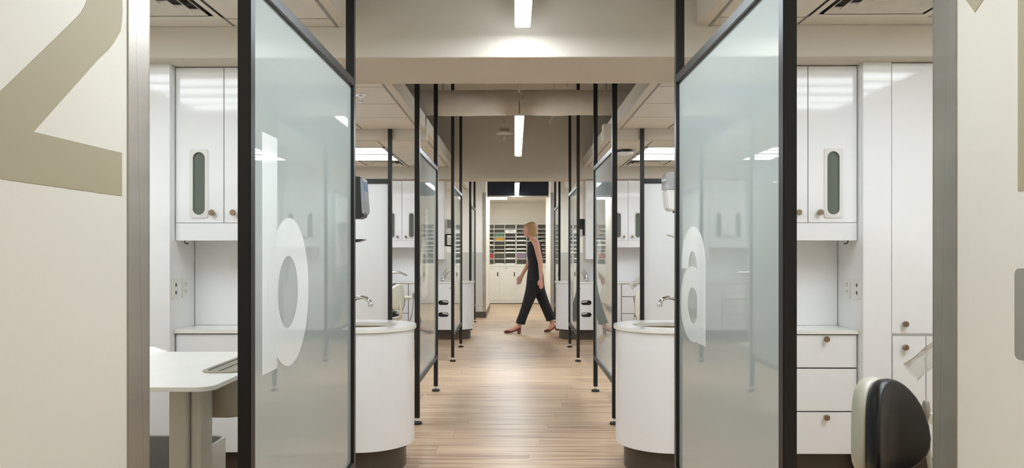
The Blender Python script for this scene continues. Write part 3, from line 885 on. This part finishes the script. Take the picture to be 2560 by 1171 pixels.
# pendant sprinkler / sensor beyond the duct
t = thing('ceiling_sensor', 'white sensor with disc and box hanging left of the middle pendant light', 'sensor', (-0.13, 9.3, ZD))
MB().cyl((-0.13, 9.3, 2.86), (-0.13, 9.3, ZD), 0.012, n=10).build('stem', 'deck_paint', t)
B(-0.19, -0.07, 9.25, 9.35, 2.80, 2.87).build('box', 'duct_wrap', t, bevel=0.004)
MB().lathe((-0.13, 9.3, 2.76), [(0, 0.05), (0.03, 0.05), (0.04, 0.02), (0.11, 0.0), (0.11, -0.015), (0.05, -0.03), (0, -0.03)], 28).build('disc', 'duct_wrap', t, smooth=40)
MB().lathe((-0.13, 9.3, 2.73), [(0.02, 0), (0.035, -0.03), (0.03, -0.055), (0, -0.06)], 20).build('head', 'duct_wrap', t, smooth=50)
# two slanted pipe stubs
for (a, b_, lab) in (((0.47, 8.9, 2.94), (0.42, 8.9, 2.80), 'short slanted pipe stub below the duct on the right'),
                     ((0.53, 7.2, 2.99), (0.49, 7.2, 2.86), 'short slanted pipe stub above the duct on the right')):
    t = thing('pipe_stub', lab, 'pipe', a)
    MB().cyl(a, b_, 0.018, n=14).build('pipe', 'duct_wrap', t, smooth=40)
    MB().cyl((a[0], a[1], a[2] - 0.005), (a[0], a[1], ZD), 0.010, n=10).build('riser', 'deck_paint', t)

# ------------------------------------------------------------------ near-wall steel plate
sp = MB().plate([rrect(1.27, 1.441, 1.053, 1.228, 0.012)], lambda u, v, q: (XR - q, u, v), 0.0, 0.014).build('wall_plate', 'plate_steel', None, bevel=0.003, smooth=40)
props(sp, 'brushed steel push plate on the right-hand wall under the numeral 1', 'push plate')

# ------------------------------------------------------------------ treatment table, bin (nearest bay left)
def treatment_table():
    zt = 0.80
    t = thing('treatment_table', 'white instrument table on a grey column, nearest bay on the left', 'table', (-1.42, 2.95, 0))
    out = rrect(-2.30, -1.03, 2.50, 3.39, 0.055, 8)
    hole = rrect(-1.183, -1.062, 2.805, 3.25, 0.045, 8)
    MB().plate([out, hole], lambda u, v, q: (u, v, q), zt - 0.016, zt).build('table_top', 'table_white', t, bevel=0.005, smooth=50, seg=3)
    big = rrect(-1.199, -1.046, 2.785, 3.27, 0.055, 8)
    MB().plate([big, hole], lambda u, v, q: (u, v, q), zt - 0.002, zt + 0.006).build('bin_rim', 'taupe_plastic', t, bevel=0.002, smooth=40)
    lip = MB()
    lip.loft([[(-2.25, 3.37, zt), (-2.25, 3.40, zt), (-2.25, 3.40, zt + 0.022), (-2.25, 3.385, zt + 0.022)],
              [(-1.66, 3.37, zt), (-1.66, 3.40, zt), (-1.66, 3.40, zt + 0.022), (-1.66, 3.385, zt + 0.022)],
              [(-1.60, 3.385, zt), (-1.60, 3.40, zt), (-1.60, 3.40, zt + 0.001), (-1.60, 3.39, zt + 0.001)]])
    lip.build('raised_lip', 'table_white', t, bevel=0.003)
    # hanging bin
    ring = lambda sc_, z: [(-1.1225 + (u + 1.1225) * sc_, 3.03 + (v - 3.03) * sc_, z) for u, v in big]
    MB().loft([ring(0.97, zt - 0.017), ring(0.95, zt - 0.10), ring(0.93, zt - 0.155), ring(0.86, zt - 0.175), ring(0.5, zt - 0.183)]).build('hanging_bin', 'taupe_plastic', t, smooth=50)
    # column: two nested profiles
    MB().plate([rrect(-1.243, -1.174, 2.64, 2.76, 0.012)], lambda u, v, q: (u, v, q), 0.05, zt - 0.016).build('column', 'grey_plastic', t, smooth=40)
    MB().plate([rrect(-1.173, -1.130, 2.66, 2.76, 0.010)], lambda u, v, q: (u, v, q), 0.05, zt - 0.016).build('inner_column', 'grey_plastic', t, smooth=40)
    MB().plate([rrect(-1.75, -1.05, 2.56, 2.96, 0.05)], lambda u, v, q: (u, v, q), 0.0, 0.05).build('base', 'grey_plastic', t, bevel=0.01, smooth=40)
treatment_table()
t = thing('open_bin', 'low open grey bin standing behind the table column, nearest bay on the left', 'bin', (-1.85, 3.42, 0))
bo_, bi_ = rrect(-2.25, -1.435, 3.06, 3.70, 0.05), rrect(-2.235, -1.45, 3.075, 3.685, 0.04)
MB().plate([bo_, bi_], lambda u, v, q: (u, v, q), 0.0, 0.34).build('wall', 'grey_plastic', t, smooth=40)
MB().plate([bi_], lambda u, v, q: (u, v, q), 0.002, 0.18).build('liner', 'dark_grey_plastic', t)
MB().plate([rrect(-2.234, -1.451, 3.076, 3.684, 0.04), rrect(-2.228, -1.457, 3.082, 3.678, 0.035)], lambda u, v, q: (u, v, q), 0.18, 0.336).build('inner_wall', 'dark_grey_plastic', t, smooth=40)

# ------------------------------------------------------------------ operator stools
def stool(x, y, rz, lab, ztop=0.85):
    t = thing('operator_stool', lab, 'stool', (x, y, 0), 'black and cream operator stools')
    Rz = Matrix.Rotation(rz, 4, 'Z')
    def place(mb):
        mb.v = [tuple(Vector((x, y, 0)) + Rz @ Vector(p)) for p in mb.v]
        return mb
    # local frame: pad faces -Y, shell behind it (+Y)
    W, Hh = 0.136, 0.158
    zc = ztop - Hh
    def blob(y0, y1, g, nz=14, nx=30, curve=0.05, bulge=0.02):
        """kidney pad between y0 (front) and y1 (back)"""
        mb = MB(); fr = []; bk = []
        N = 9
        rings = []
        prof = []
        for i in range(N + 1):
            a = PI * i / N
            prof.append((math.sin(a), -math.cos(a)))
        for (rr, tt) in prof:
            rad = g * (1 - 0.22 * (1 - rr ** 0.6))
            if rr < 1e-3: rad = g * 0.35
            rg = []
            yy = (y0 + y1) / 2 + (y1 - y0) / 2 * tt
            for k in range(nx):
                th = 2 * PI * k / nx
                ux = math.copysign(abs(math.cos(th)) ** 0.85, math.cos(th)) * W * rad
                uz = math.copysign(abs(math.sin(th)) ** 0.85, math.sin(th)) * Hh * rad
                ux *= 1 - 0.22 * (uz / Hh)
                rg.append((ux, yy - curve * (ux / W) ** 2, zc + uz))
            rings.append(rg)
        mb.loft(rings)
        return mb
    place(blob(-0.045, 0.012, 1.0)).build('back_pad', 'black_vinyl', t, smooth=60)
    place(blob(0.006, 0.062, 0.985)).build('back_shell', 'cream_plastic', t, smooth=60)
    place(MB().lathe((0, -0.22, 0.47), [(0, 0.08), (0.10, 0.078), (0.17, 0.066), (0.195, 0.04), (0.19, 0.012), (0.15, 0.0), (0, 0)], 32)).build('seat', 'black_vinyl', t, smooth=50)
    place(MB().tube([(0, 0.03, zc - 0.06), (0, 0.075, zc - 0.12), (0, 0.07, 0.47), (0, 0.0, 0.445), (0, -0.16, 0.445)], 0.018, 10)).build('back_support', 'cream_plastic', t, smooth=60)
    place(MB().lathe((0, -0.22, 0.0), [(0.022, 0.47), (0.022, 0.28), (0.032, 0.28), (0.032, 0.09), (0.05, 0.075), (0, 0.07)], 20)).build('gas_lift', 'chrome', t, smooth=40)
    for k in range(5):
        a = 2 * PI * k / 5 + 0.3
        cx, cy = 0.25 * math.cos(a), -0.22 + 0.25 * math.sin(a)
        lg = place(MB().tube([(0.03 * math.cos(a), -0.22 + 0.03 * math.sin(a), 0.095), (cx, cy, 0.068)], [0.022, 0.014], 10)).build('leg', 'cream_plastic', t, smooth=50)
        p = place(MB().cyl((cx - 0.012 * math.sin(a), cy + 0.012 * math.cos(a), 0.026), (cx + 0.012 * math.sin(a), cy - 0.012 * math.cos(a), 0.026), 0.026, n=18))
        p.build('caster', 'black_plastic', lg, smooth=40)
stool(1.190, 2.42, math.radians(30), 'black padded stool with cream shell, nearest bay on the right', 0.85)
stool(-1.42, 8.85, math.radians(-125), 'black padded stool with cream shell, third bay on the left', 0.878)
stool(1.40, 8.05, math.radians(122), 'black padded stool with cream shell, third bay on the right', 0.852)

# ------------------------------------------------------------------ dental delivery units
def delivery_unit(s, x, y, lab, sleeve=True):
    t = thing('delivery_unit', lab, 'dental unit', (s * (x + 0.35), y, 0), 'cream dental delivery units')
    X = lambda v: s * v
    MB().lathe((X(x + 0.35), y, 0), [(0.17, 0), (0.17, 0.03), (0.15, 0.045), (0.05, 0.06), (0.045, 0.98), (0.03, 1.0), (0, 1.0)], 24).build('column', 'cream_plastic', t, smooth=40)
    MB().tube([(X(x + 0.33), y, 0.652), (X(x + 0.12), y, 0.652), (X(x + 0.0), y, 0.652)], [0.028, 0.026, 0.020], 14).build('holder_arm', 'cream_plastic', t, smooth=40)
    MB().lathe((X(x - 0.005), y, 0.652), [(0.0, -0.018), (0.020, -0.018), (0.020, 0.018), (0.0, 0.018)], 16, axis='Y').build('holder_ring', 'cream_plastic', t, smooth=40)
    hp = MB().lathe((X(x - 0.018), y - 0.01, 0.625), [(0, 0), (0.007, 0), (0.009, 0.02), (0.014, 0.04), (0.015, 0.06), (0.012, 0.085), (0.008, 0.092), (0, 0.092)], 16).build('handpiece', 'plate_steel', t, smooth=50)
    pts = []
    for k in range(13):
        q = k / 12
        pts.append((X(x - 0.016 + 0.09 * q * q + 0.02 * q), y - 0.01, 0.627 - 0.34 * math.sin(q * 1.5)))
    pts.append((X(x + 0.2), y - 0.01, 0.30)); pts.append((X(x + 0.31), y, 0.42))
    MB().tube(pts, 0.009, 10).build('hose', 'grey_plastic', t, smooth=60)
    MB().tube([(X(x + 0.10), y + 0.03, 0.64), (X(x + 0.11), y + 0.03, 0.55), (X(x + 0.16), y + 0.03, 0.42), (X(x + 0.30), y + 0.02, 0.40)], 0.007, 10).build('hose', 'dark_grey_plastic', t, smooth=60)
    # upper arm carrying a light handle covered with a plastic sleeve
    MB().tube([(X(x + 0.34), y, 0.985), (X(x + 0.16), y, 0.985), (X(x + 0.07), y, 0.945)], [0.018, 0.014, 0.010], 12).build('upper_arm', 'chrome', t, smooth=50)
    if sleeve:
        rings = []
        for i in range(9):
            q = i / 8
            c = Vector((X(x + 0.13 - 0.20 * q), y - 0.004, 0.985 - 0.165 * q))
            d = Vector((s * -0.20, 0, -0.165)).normalized()
            pn = Vector((d.z * s, 0, -d.x * s)).normalized()
            wd = 0.030 + 0.010 * q
            rg = []
            for k in range(16):
                a = 2 * PI * k / 16
                j = 1 + 0.22 * noise.noise(Vector((q * 6, math.cos(a) * 2, math.sin(a) * 2 + s)))
                rg.append(tuple(c + pn * (wd * j * math.cos(a)) + Vector((0, 0.015 * j * math.sin(a), 0))))
            rings.append(rg)
        MB().loft(rings, caps=False).build('plastic_sleeve', 'clear_film', t)
    return t
delivery_unit(1, 1.515, 2.72, 'cream dental unit with hanging handpiece and plastic sleeve, nearest bay on the right')
delivery_unit(1, 1.50, 9.18, 'cream dental unit with plastic sleeve behind the stool, third bay on the right')
delivery_unit(-1, 1.36, 9.80, 'cream dental unit with hoses beside the stool, third bay on the left', sleeve=False)

# ------------------------------------------------------------------ mail room furniture
YM = 17.93
t = thing('storage_cabinet', 'long cream cabinet with black recessed handles in the mail room', 'cabinet', (0.05, YM + 0.2, 0))
B(-0.93, 1.15, YM + 0.02, 18.345, 0.06, 0.945).build('body', 'cabinet_paint', t)
B(-0.93, 1.15, YM + 0.05, 18.345, 0.0, 0.06).build('toe_kick', 'gap_dark', t)
B(-0.93, 1.15, YM, YM + 0.03, 0.015, 0.075).build('plinth', 'cabinet_paint', t)
B(-0.93, 1.15, YM - 0.005, 18.345, 0.905, 0.950).build('cabinet_top', 'cabinet_paint', t, bevel=0.002)
edges = [-0.664, -0.363, 0.039, 0.426, 0.804]
hand = [-0.415, -0.012, 0.375, 0.780]
for i in range(4):
    d = B(edges[i] + 0.004, edges[i + 1] - 0.004, YM, YM + 0.019, 0.08, 0.900).build('door', 'cabinet_paint', t, bevel=0.001)
    B(hand[i] - 0.013, hand[i] + 0.013, YM - 0.004, YM + 0.001, 0.665, 0.765).build('handle', 'black_plastic', d, bevel=0.002)
    if i < 2:
        B((edges[i] + edges[i + 1]) / 2 - 0.07, (edges[i] + edges[i + 1]) / 2 - 0.025, YM - 0.002, YM + 0.001, 0.855, 0.863).build('label_slot', 'gap_dark', d)
B(edges[-1] + 0.004, 1.15, YM, YM + 0.019, 0.08, 0.900).build('door', 'cabinet_paint', t, bevel=0.001)
B(-0.93, edges[0] - 0.004, YM, YM + 0.019, 0.08, 0.900).build('door', 'cabinet_paint', t, bevel=0.001)

cols = [-0.764, -0.504, -0.242, 0.029, 0.290, 0.552, 0.823]
rows = [1.929, 1.812, 1.715, 1.619, 1.522, 1.415, 1.318, 1.231, 1.086, 0.951]
t = thing('mail_sorter', 'white pigeonhole mail sorter on top of the long cream cabinet', 'shelf', (0.03, YM + 0.2, 0.95))
y0m, y1m = YM + 0.05, YM + 0.38
for i, c in enumerate(cols):
    wdt = 0.012 if i == 3 else 0.006
    B(c - wdt, c + wdt, y0m, y1m, 0.951, 1.935).build('divider', 'cabinet_paint', t)
for z in rows:
    B(cols[0], cols[-1], y0m, y1m, z - 0.007 if z > 0.96 else 0.951, z + 0.007).build('shelf_board', 'cabinet_paint', t)
B(cols[0], cols[-1], y1m, y1m + 0.006, 0.951, 1.935).build('back_panel', 'wainscot_paint', t)
def cell(c, r): return cols[c] + 0.014, cols[c + 1] - 0.014, rows[r + 1] + 0.0075, rows[r] - 0.012
ORD = ['first', 'second', 'third', 'fourth', 'fifth', 'sixth', 'seventh', 'eighth', 'bottom']
def content(c, r, kind, m, nm, colour):
    x0, x1, z0, z1 = cell(c, r)
    if kind == 'box':
        o = B(x0 + 0.005, x1 - 0.005, y0m + 0.02, y1m - 0.05, z0, z1 - 0.003).build(nm, m, None, bevel=0.002)
    elif kind == 'sheets':
        mb = MB()
        for k in range(4):
            mb.box(x0 + 0.004 * k, x1 - 0.006 - 0.003 * k, y0m + 0.01 + 0.012 * k, y1m - 0.02, z0 + 0.0052 * k, z0 + 0.0052 * k + 0.005)
        o = mb.build(nm, m, None)
    elif kind == 'curl':
        mb = MB(); rings = []
        for i in range(9):
            q = i / 8
            xx = x0 + 0.01 + (x1 - x0 - 0.025) * q
            zz = z0 + 0.003 + (z1 - z0 - 0.012) * q ** 2.2
            rings.append([(xx, y0m + 0.02, zz), (xx, y1m - 0.04, zz), (xx, y1m - 0.04, zz + 0.006), (xx, y0m + 0.02, zz + 0.006)])
        mb.loft(rings); o = mb.build(nm, m, None)
    else:
        o = B(x0, x1, y0m + 0.004, y0m + 0.012, z0, z1 - 0.008).build(nm, m, None)
        bar = MB()
        for k in range(3):
            bar.box(x0 + 0.06, x1 - 0.07, y0m + 0.0035, y0m + 0.005, z0 + 0.02 + 0.02 * k, z0 + 0.026 + 0.02 * k)
        bar.build('printed_lines', 'paper_grey', o)
    props(o, '%s in %s row, %s column of the mail sorter' % (colour, ORD[r], ORD[c]), nm.split('_')[-1], 'contents of the mail sorter')
content(1, 2, 'box', 'card_green', 'file_box', 'green box')
content(1, 3, 'box', 'card_amber', 'file_box', 'amber box')
content(0, 7, 'box', 'card_red', 'file_box', 'red box')
content(3, 7, 'box', 'card_mauve', 'file_box', 'dull mauve box')
content(2, 1, 'card', 'paper', 'notice_card', 'white printed card')
content(1, 6, 'sheets', 'card_tan', 'paper_stack', 'tan paper stack')
content(0, 6, 'curl', 'paper', 'paper_stack', 'curled white paper')
for r in (2, 3, 4, 5, 6, 7): content(5, r, 'curl', 'paper', 'paper_stack', 'curled white paper')
content(5, 8, 'sheets', 'paper', 'paper_stack', 'white paper stack')
for (c, r) in ((3, 2), (2, 3), (2, 4), (2, 5), (2, 6), (2, 7), (3, 3), (3, 4), (3, 5), (3, 6), (0, 4), (0, 3), (2, 8), (1, 8)):
    content(c, r, 'sheets', 'paper', 'paper_stack', 'thin white paper stack')
# ceiling lamp of the mail room
t = thing('ceiling_light', 'flat ceiling light just inside the mail room on the left', 'ceiling light', (-0.4, 16.2, 2.47))
B(-0.72, -0.16, 15.6, 16.8, 2.455, 2.47).build('frame', 'ceiling_grid', t)
B(-0.70, -0.18, 15.62, 16.78, 2.450, 2.455).build('lens', 'lens_troffer_mail', t)

# ------------------------------------------------------------------ walking person
def remeshed(mb, name, m, parent, vox, smooth_it=4):
    me = mb.mesh(name + '_src', None, Vector((0, 0, 0)), weld=False)
    o = bpy.data.objects.new(name + '_src', me)
    COL.objects.link(o)
    rm = o.modifiers.new('r', 'REMESH'); rm.mode = 'VOXEL'; rm.voxel_size = vox
    if smooth_it:
        sm = o.modifiers.new('s', 'SMOOTH'); sm.factor = 0.5; sm.iterations = smooth_it
    dg = bpy.context.evaluated_depsgraph_get()
    nm = bpy.data.meshes.new_from_object(o.evaluated_get(dg))
    bpy.data.objects.remove(o)
    off = world_loc(parent)
    nm.transform(Matrix.Translation(-off))
    nm.name = name
    nm.materials.clear(); nm.materials.append(MATS[m])
    nm.polygons.foreach_set('use_smooth', [True] * len(nm.polygons))
    r = bpy.data.objects.new(name, nm)
    COL.objects.link(r); r.parent = parent
    return r
KP = 0.006205
def P(px, py, yy): return Vector(((px - 1287) * KP, yy, EYE - (py - 630) * KP))
def cap(mb, a, b, r0, r1, n=18):
    mb.tube([a, b], [r0, r1], n)
    mb.ell(a, (r0, r0, r0), n=14, m=8); mb.ell(b, (r1, r1, r1), n=14, m=8)
def chain(mb, pts, rs):
    for i in range(len(pts) - 1): cap(mb, pts[i], pts[i + 1], rs[i], rs[i + 1])
def ering(c, rx, ry, tilt=0.0, n=28):
    return [(c[0] + rx * math.cos(2 * PI * k / n), c[1] + ry * math.sin(2 * PI * k / n), c[2] + tilt * rx * math.cos(2 * PI * k / n)) for k in range(n)]

def person():
    Y = 11.48
    t = thing('person', 'person in black sleeveless top, wide black trousers and dark red heels, walking left', 'person', ((1335 - 1287) * KP, Y, 0))
    body = MB()
    HC = P(1324, 575, Y)
    # skull, jaw, face (facing -X)
    body.ell(HC + Vector((0.008, 0, 0.022)), (0.094, 0.074, 0.092))
    body.ell(HC + Vector((-0.030, 0, -0.035)), (0.060, 0.056, 0.080))
    body.ell(HC + Vector((-0.070, 0, -0.088)), (0.022, 0.022, 0.020))          # chin
    body.ell(HC + Vector((-0.084, 0, -0.012)), (0.014, 0.011, 0.026))          # nose bridge
    body.ell(HC + Vector((-0.099, 0, -0.026)), (0.014, 0.013, 0.012))          # nose tip
    body.ell(HC + Vector((-0.083, 0, -0.056)), (0.012, 0.022, 0.010))          # mouth
    body.ell(HC + Vector((-0.078, 0, 0.024)), (0.014, 0.044, 0.012))           # brow
    for q in (-1, 1):
        body.ell(HC + Vector((0.004, q * 0.072, -0.012)), (0.018, 0.009, 0.030))  # ear
    NB = P(1334, 602, Y)
    chain(body, [HC + Vector((0.012, 0, -0.05)), NB + Vector((0, 0, -0.01))], [0.050, 0.055])
    # torso core under the clothes, trapezius
    chain(body, [NB + Vector((0, 0, -0.03)), P(1338, 650, Y), P(1338, 690, Y)], [0.075, 0.10, 0.115])
    shN = P(1340, 611, Y - 0.165); shF = P(1332, 611, Y + 0.165)
    chain(body, [NB + Vector((0, -0.02, -0.02)), shN], [0.055, 0.050])
    chain(body, [NB + Vector((0, 0.02, -0.02)), shF], [0.055, 0.050])
    # near arm hangs slightly back, far arm swings forward
    elN = P(1350, 658, Y - 0.215); wrN = P(1351, 696, Y - 0.225)
    chain(body, [shN, elN, wrN], [0.050, 0.038, 0.026])
    elF = P(1322, 660, Y + 0.205); wrF = P(1305, 690, Y + 0.20)
    chain(body, [shF, elF, wrF], [0.048, 0.037, 0.026])
    def hand(wr, d, thumb):
        d = d.normalized()
        side = Vector((0, 1, 0))
        fwd = d.cross(side).normalized()          # lies in the walking plane
        palm_end = wr + d * 0.085
        for q in (-0.024, -0.008, 0.008, 0.024):
            cap(body, wr + d * 0.012 + fwd * q * 0.6, palm_end + fwd * q, 0.013, 0.0115, 10)
        for q, ln in ((-0.026, 0.062), (-0.009, 0.078), (0.009, 0.073), (0.026, 0.056)):
            a = palm_end + fwd * q
            b = a + d * ln * 0.5 + Vector((0, 0.006, 0)) * thumb
            c = b + d * ln * 0.42 + Vector((0, 0.020, 0)) * thumb
            cap(body, a, b, 0.0105, 0.0095, 10); cap(body, b, c, 0.0095, 0.0075, 10)
        a = wr + d * 0.028 - fwd * 0.026
        b = a + d * 0.034 - fwd * 0.020
        c = b + d * 0.034 + Vector((0, 0.006, 0)) * thumb
        cap(body, a, b, 0.013, 0.011, 10); cap(body, b, c, 0.011, 0.008, 10)
    hand(wrN, Vector((0.03, 0.01, -1)), 1)
    hand(wrF, Vector((-0.42, -0.02, -1)), -1)
    # legs inside the trousers, calves and feet
    hipN = P(1336, 700, Y - 0.09); knN = P(1318, 758, Y - 0.085); anN = P(1297, 815, Y - 0.08)
    hipF = P(1340, 700, Y + 0.09); knF = P(1359, 755, Y + 0.085); anF = P(1383, 812, Y + 0.08)
    chain(body, [hipN, knN, anN], [0.085, 0.055, 0.034])
    chain(body, [hipF, knF, anF], [0.085, 0.055, 0.034])
    # near (front) foot: heel raised by the block heel, toes to the left
    def foot(an, heel, ball, toe):
        chain(body, [an, heel], [0.034, 0.030])
        chain(body, [an + Vector((-0.02, 0, -0.01)), ball, toe], [0.034, 0.034, 0.018])
        chain(body, [heel, ball], [0.030, 0.032])
    hN = P(1296, 823, Y - 0.08); bN = P(1276, 829, Y - 0.08); tN = P(1265, 831, Y - 0.08)
    bN.z = 0.042; tN.z = 0.030; hN.z = 0.085
    foot(anN, hN, bN, tN)
    hF = P(1389, 822, Y + 0.08); bF = P(1374, 829, Y + 0.08); tF = P(1365, 831, Y + 0.08)
    hF.z = 0.105; bF.z = 0.045; tF.z = 0.028
    foot(anF, hF, bF, tF)
    remeshed(body, 'body', 'skin', t, 0.0055, 3)
    # face details
    for q in (-1, 1):
        MB().ell(HC + Vector((-0.080, q * 0.030, 0.000)), (0.010, 0.013, 0.008), n=12, m=8).build('eye', 'eye_white', t, smooth=80)
        MB().ell(HC + Vector((-0.087, q * 0.031, 0.000)), (0.004, 0.006, 0.006), n=10, m=6).build('iris', 'black_plastic', t, smooth=80)
    MB().ell(HC + Vector((-0.092, 0, -0.056)), (0.005, 0.018, 0.006), n=12, m=8).build('lips', 'lip', t, smooth=80)
    # hair: short bob gathered at the nape
    h = MB()
    h.ell(HC + Vector((0.022, 0, 0.040)), (0.098, 0.086, 0.090))
    h.ell(HC + Vector((0.050, 0, -0.010)), (0.070, 0.082, 0.095))
    h.ell(HC + Vector((0.062, 0, -0.070)), (0.042, 0.062, 0.062))
    h.ell(HC + Vector((-0.050, 0, 0.078)), (0.042, 0.060, 0.026))
    for q in (-1, 1):
        h.ell(HC + Vector((0.018, q * 0.066, -0.015)), (0.045, 0.018, 0.072))
    remeshed(h, 'hair', 'hair', t, 0.007, 4)
    # top: sleeveless, high round neck
    top = MB()
    rg = []
    for (px, py, rx, ry) in ((1334, 603, 0.062, 0.066), (1335, 606, 0.085, 0.115), (1336, 612, 0.105, 0.152), (1337, 624, 0.118, 0.163), (1337, 638, 0.122, 0.160),
                             (1338, 655, 0.108, 0.146), (1338, 668, 0.108, 0.145), (1338, 685, 0.124, 0.165), (1338, 702, 0.132, 0.178)):
        rg.append(ering(P(px, py, Y), rx, ry))
    top.loft(rg)
    remeshed(top, 'sleeveless_top', 'black_cloth', t, 0.009, 3)
    # trousers: wide legs, cropped above the ankle
    tr = MB()
    tr.loft([ering(P(1338, 672, Y), 0.112, 0.148), ering(P(1338, 690, Y), 0.128, 0.172), ering(P(1338, 708, Y), 0.138, 0.182), ering(P(1338, 722, Y), 0.128, 0.176), ering(P(1338, 730, Y), 0.10, 0.16)])
    tr.loft([ering(P(1336, 700, Y - 0.085), 0.118, 0.098), ering(P(1331, 725, Y - 0.085), 0.110, 0.096), ering(P(1320, 755, Y - 0.085), 0.086, 0.084), ering(P(1309, 785, Y - 0.08), 0.076, 0.082), ering(P(1303, 800, Y - 0.08), 0.074, 0.084, -0.1), ering(P(1301, 809, Y - 0.08), 0.072, 0.086, -0.2)])
    tr.loft([ering(P(1340, 700, Y + 0.085), 0.118, 0.098), ering(P(1346, 725, Y + 0.085), 0.108, 0.096), ering(P(1358, 752, Y + 0.085), 0.088, 0.084), ering(P(1369, 778, Y + 0.08), 0.078, 0.082, 0.15), ering(P(1376, 795, Y + 0.08), 0.074, 0.084, 0.25), ering(P(1378, 802, Y + 0.08), 0.070, 0.086, 0.35)])
    remeshed(tr, 'trousers', 'black_cloth', t, 0.009, 3)
    # pumps with block heels
    def shoe(heel, ball, toe, heel_pt):
        s = MB()
        ax = Vector((1, 0, 0))
        ring_ = lambda c, rx, ry, rz: [(c[0] , c[1] + ry * math.cos(2 * PI * k / 18), c[2] + rz * math.sin(2 * PI * k / 18)) for k in range(18)]
        s.loft([ring_(heel + Vector((0.040, 0, 0.002)), 0, 0.012, 0.026), ring_(heel + Vector((0.030, 0, -0.004)), 0, 0.032, 0.036), ring_(heel + Vector((-0.01, 0, -0.016)), 0, 0.037, 0.026),
                ring_((heel + ball) / 2 + Vector((0, 0, -0.020)), 0, 0.037, 0.016), ring_(ball + Vector((0.01, 0, -0.016)), 0, 0.044, 0.018), ring_(ball + Vector((-0.03, 0, -0.010)), 0, 0.042, 0.028),
                ring_(toe + Vector((-0.005, 0, -0.002)), 0, 0.034, 0.024), ring_(toe + Vector((-0.028, 0, -0.008)), 0, 0.014, 0.014)])
        sh = remeshed(s, 'shoe', 'red_leather', t, 0.005, 2)
        hb = MB().loft([[(heel_pt[0] + dx * 0.026, heel_pt[1] + dy * 0.026, heel_pt[2]) for dx, dy in ((-1, -1), (1, -1), (1, 1), (-1, 1))],
                        [(heel[0] + 0.012 + dx * 0.030, heel[1] + dy * 0.030, heel[2] - 0.018) for dx, dy in ((-1, -1), (1, -1), (1, 1), (-1, 1))]])
        hb.build('block_heel', 'heel_brown', sh, bevel=0.004)
    shoe(hN, bN, tN, Vector((hN.x + 0.008, hN.y, 0.0)))
    shoe(hF, bF, tF, Vector((hF.x + 0.030, hF.y, 0.028)))
person()
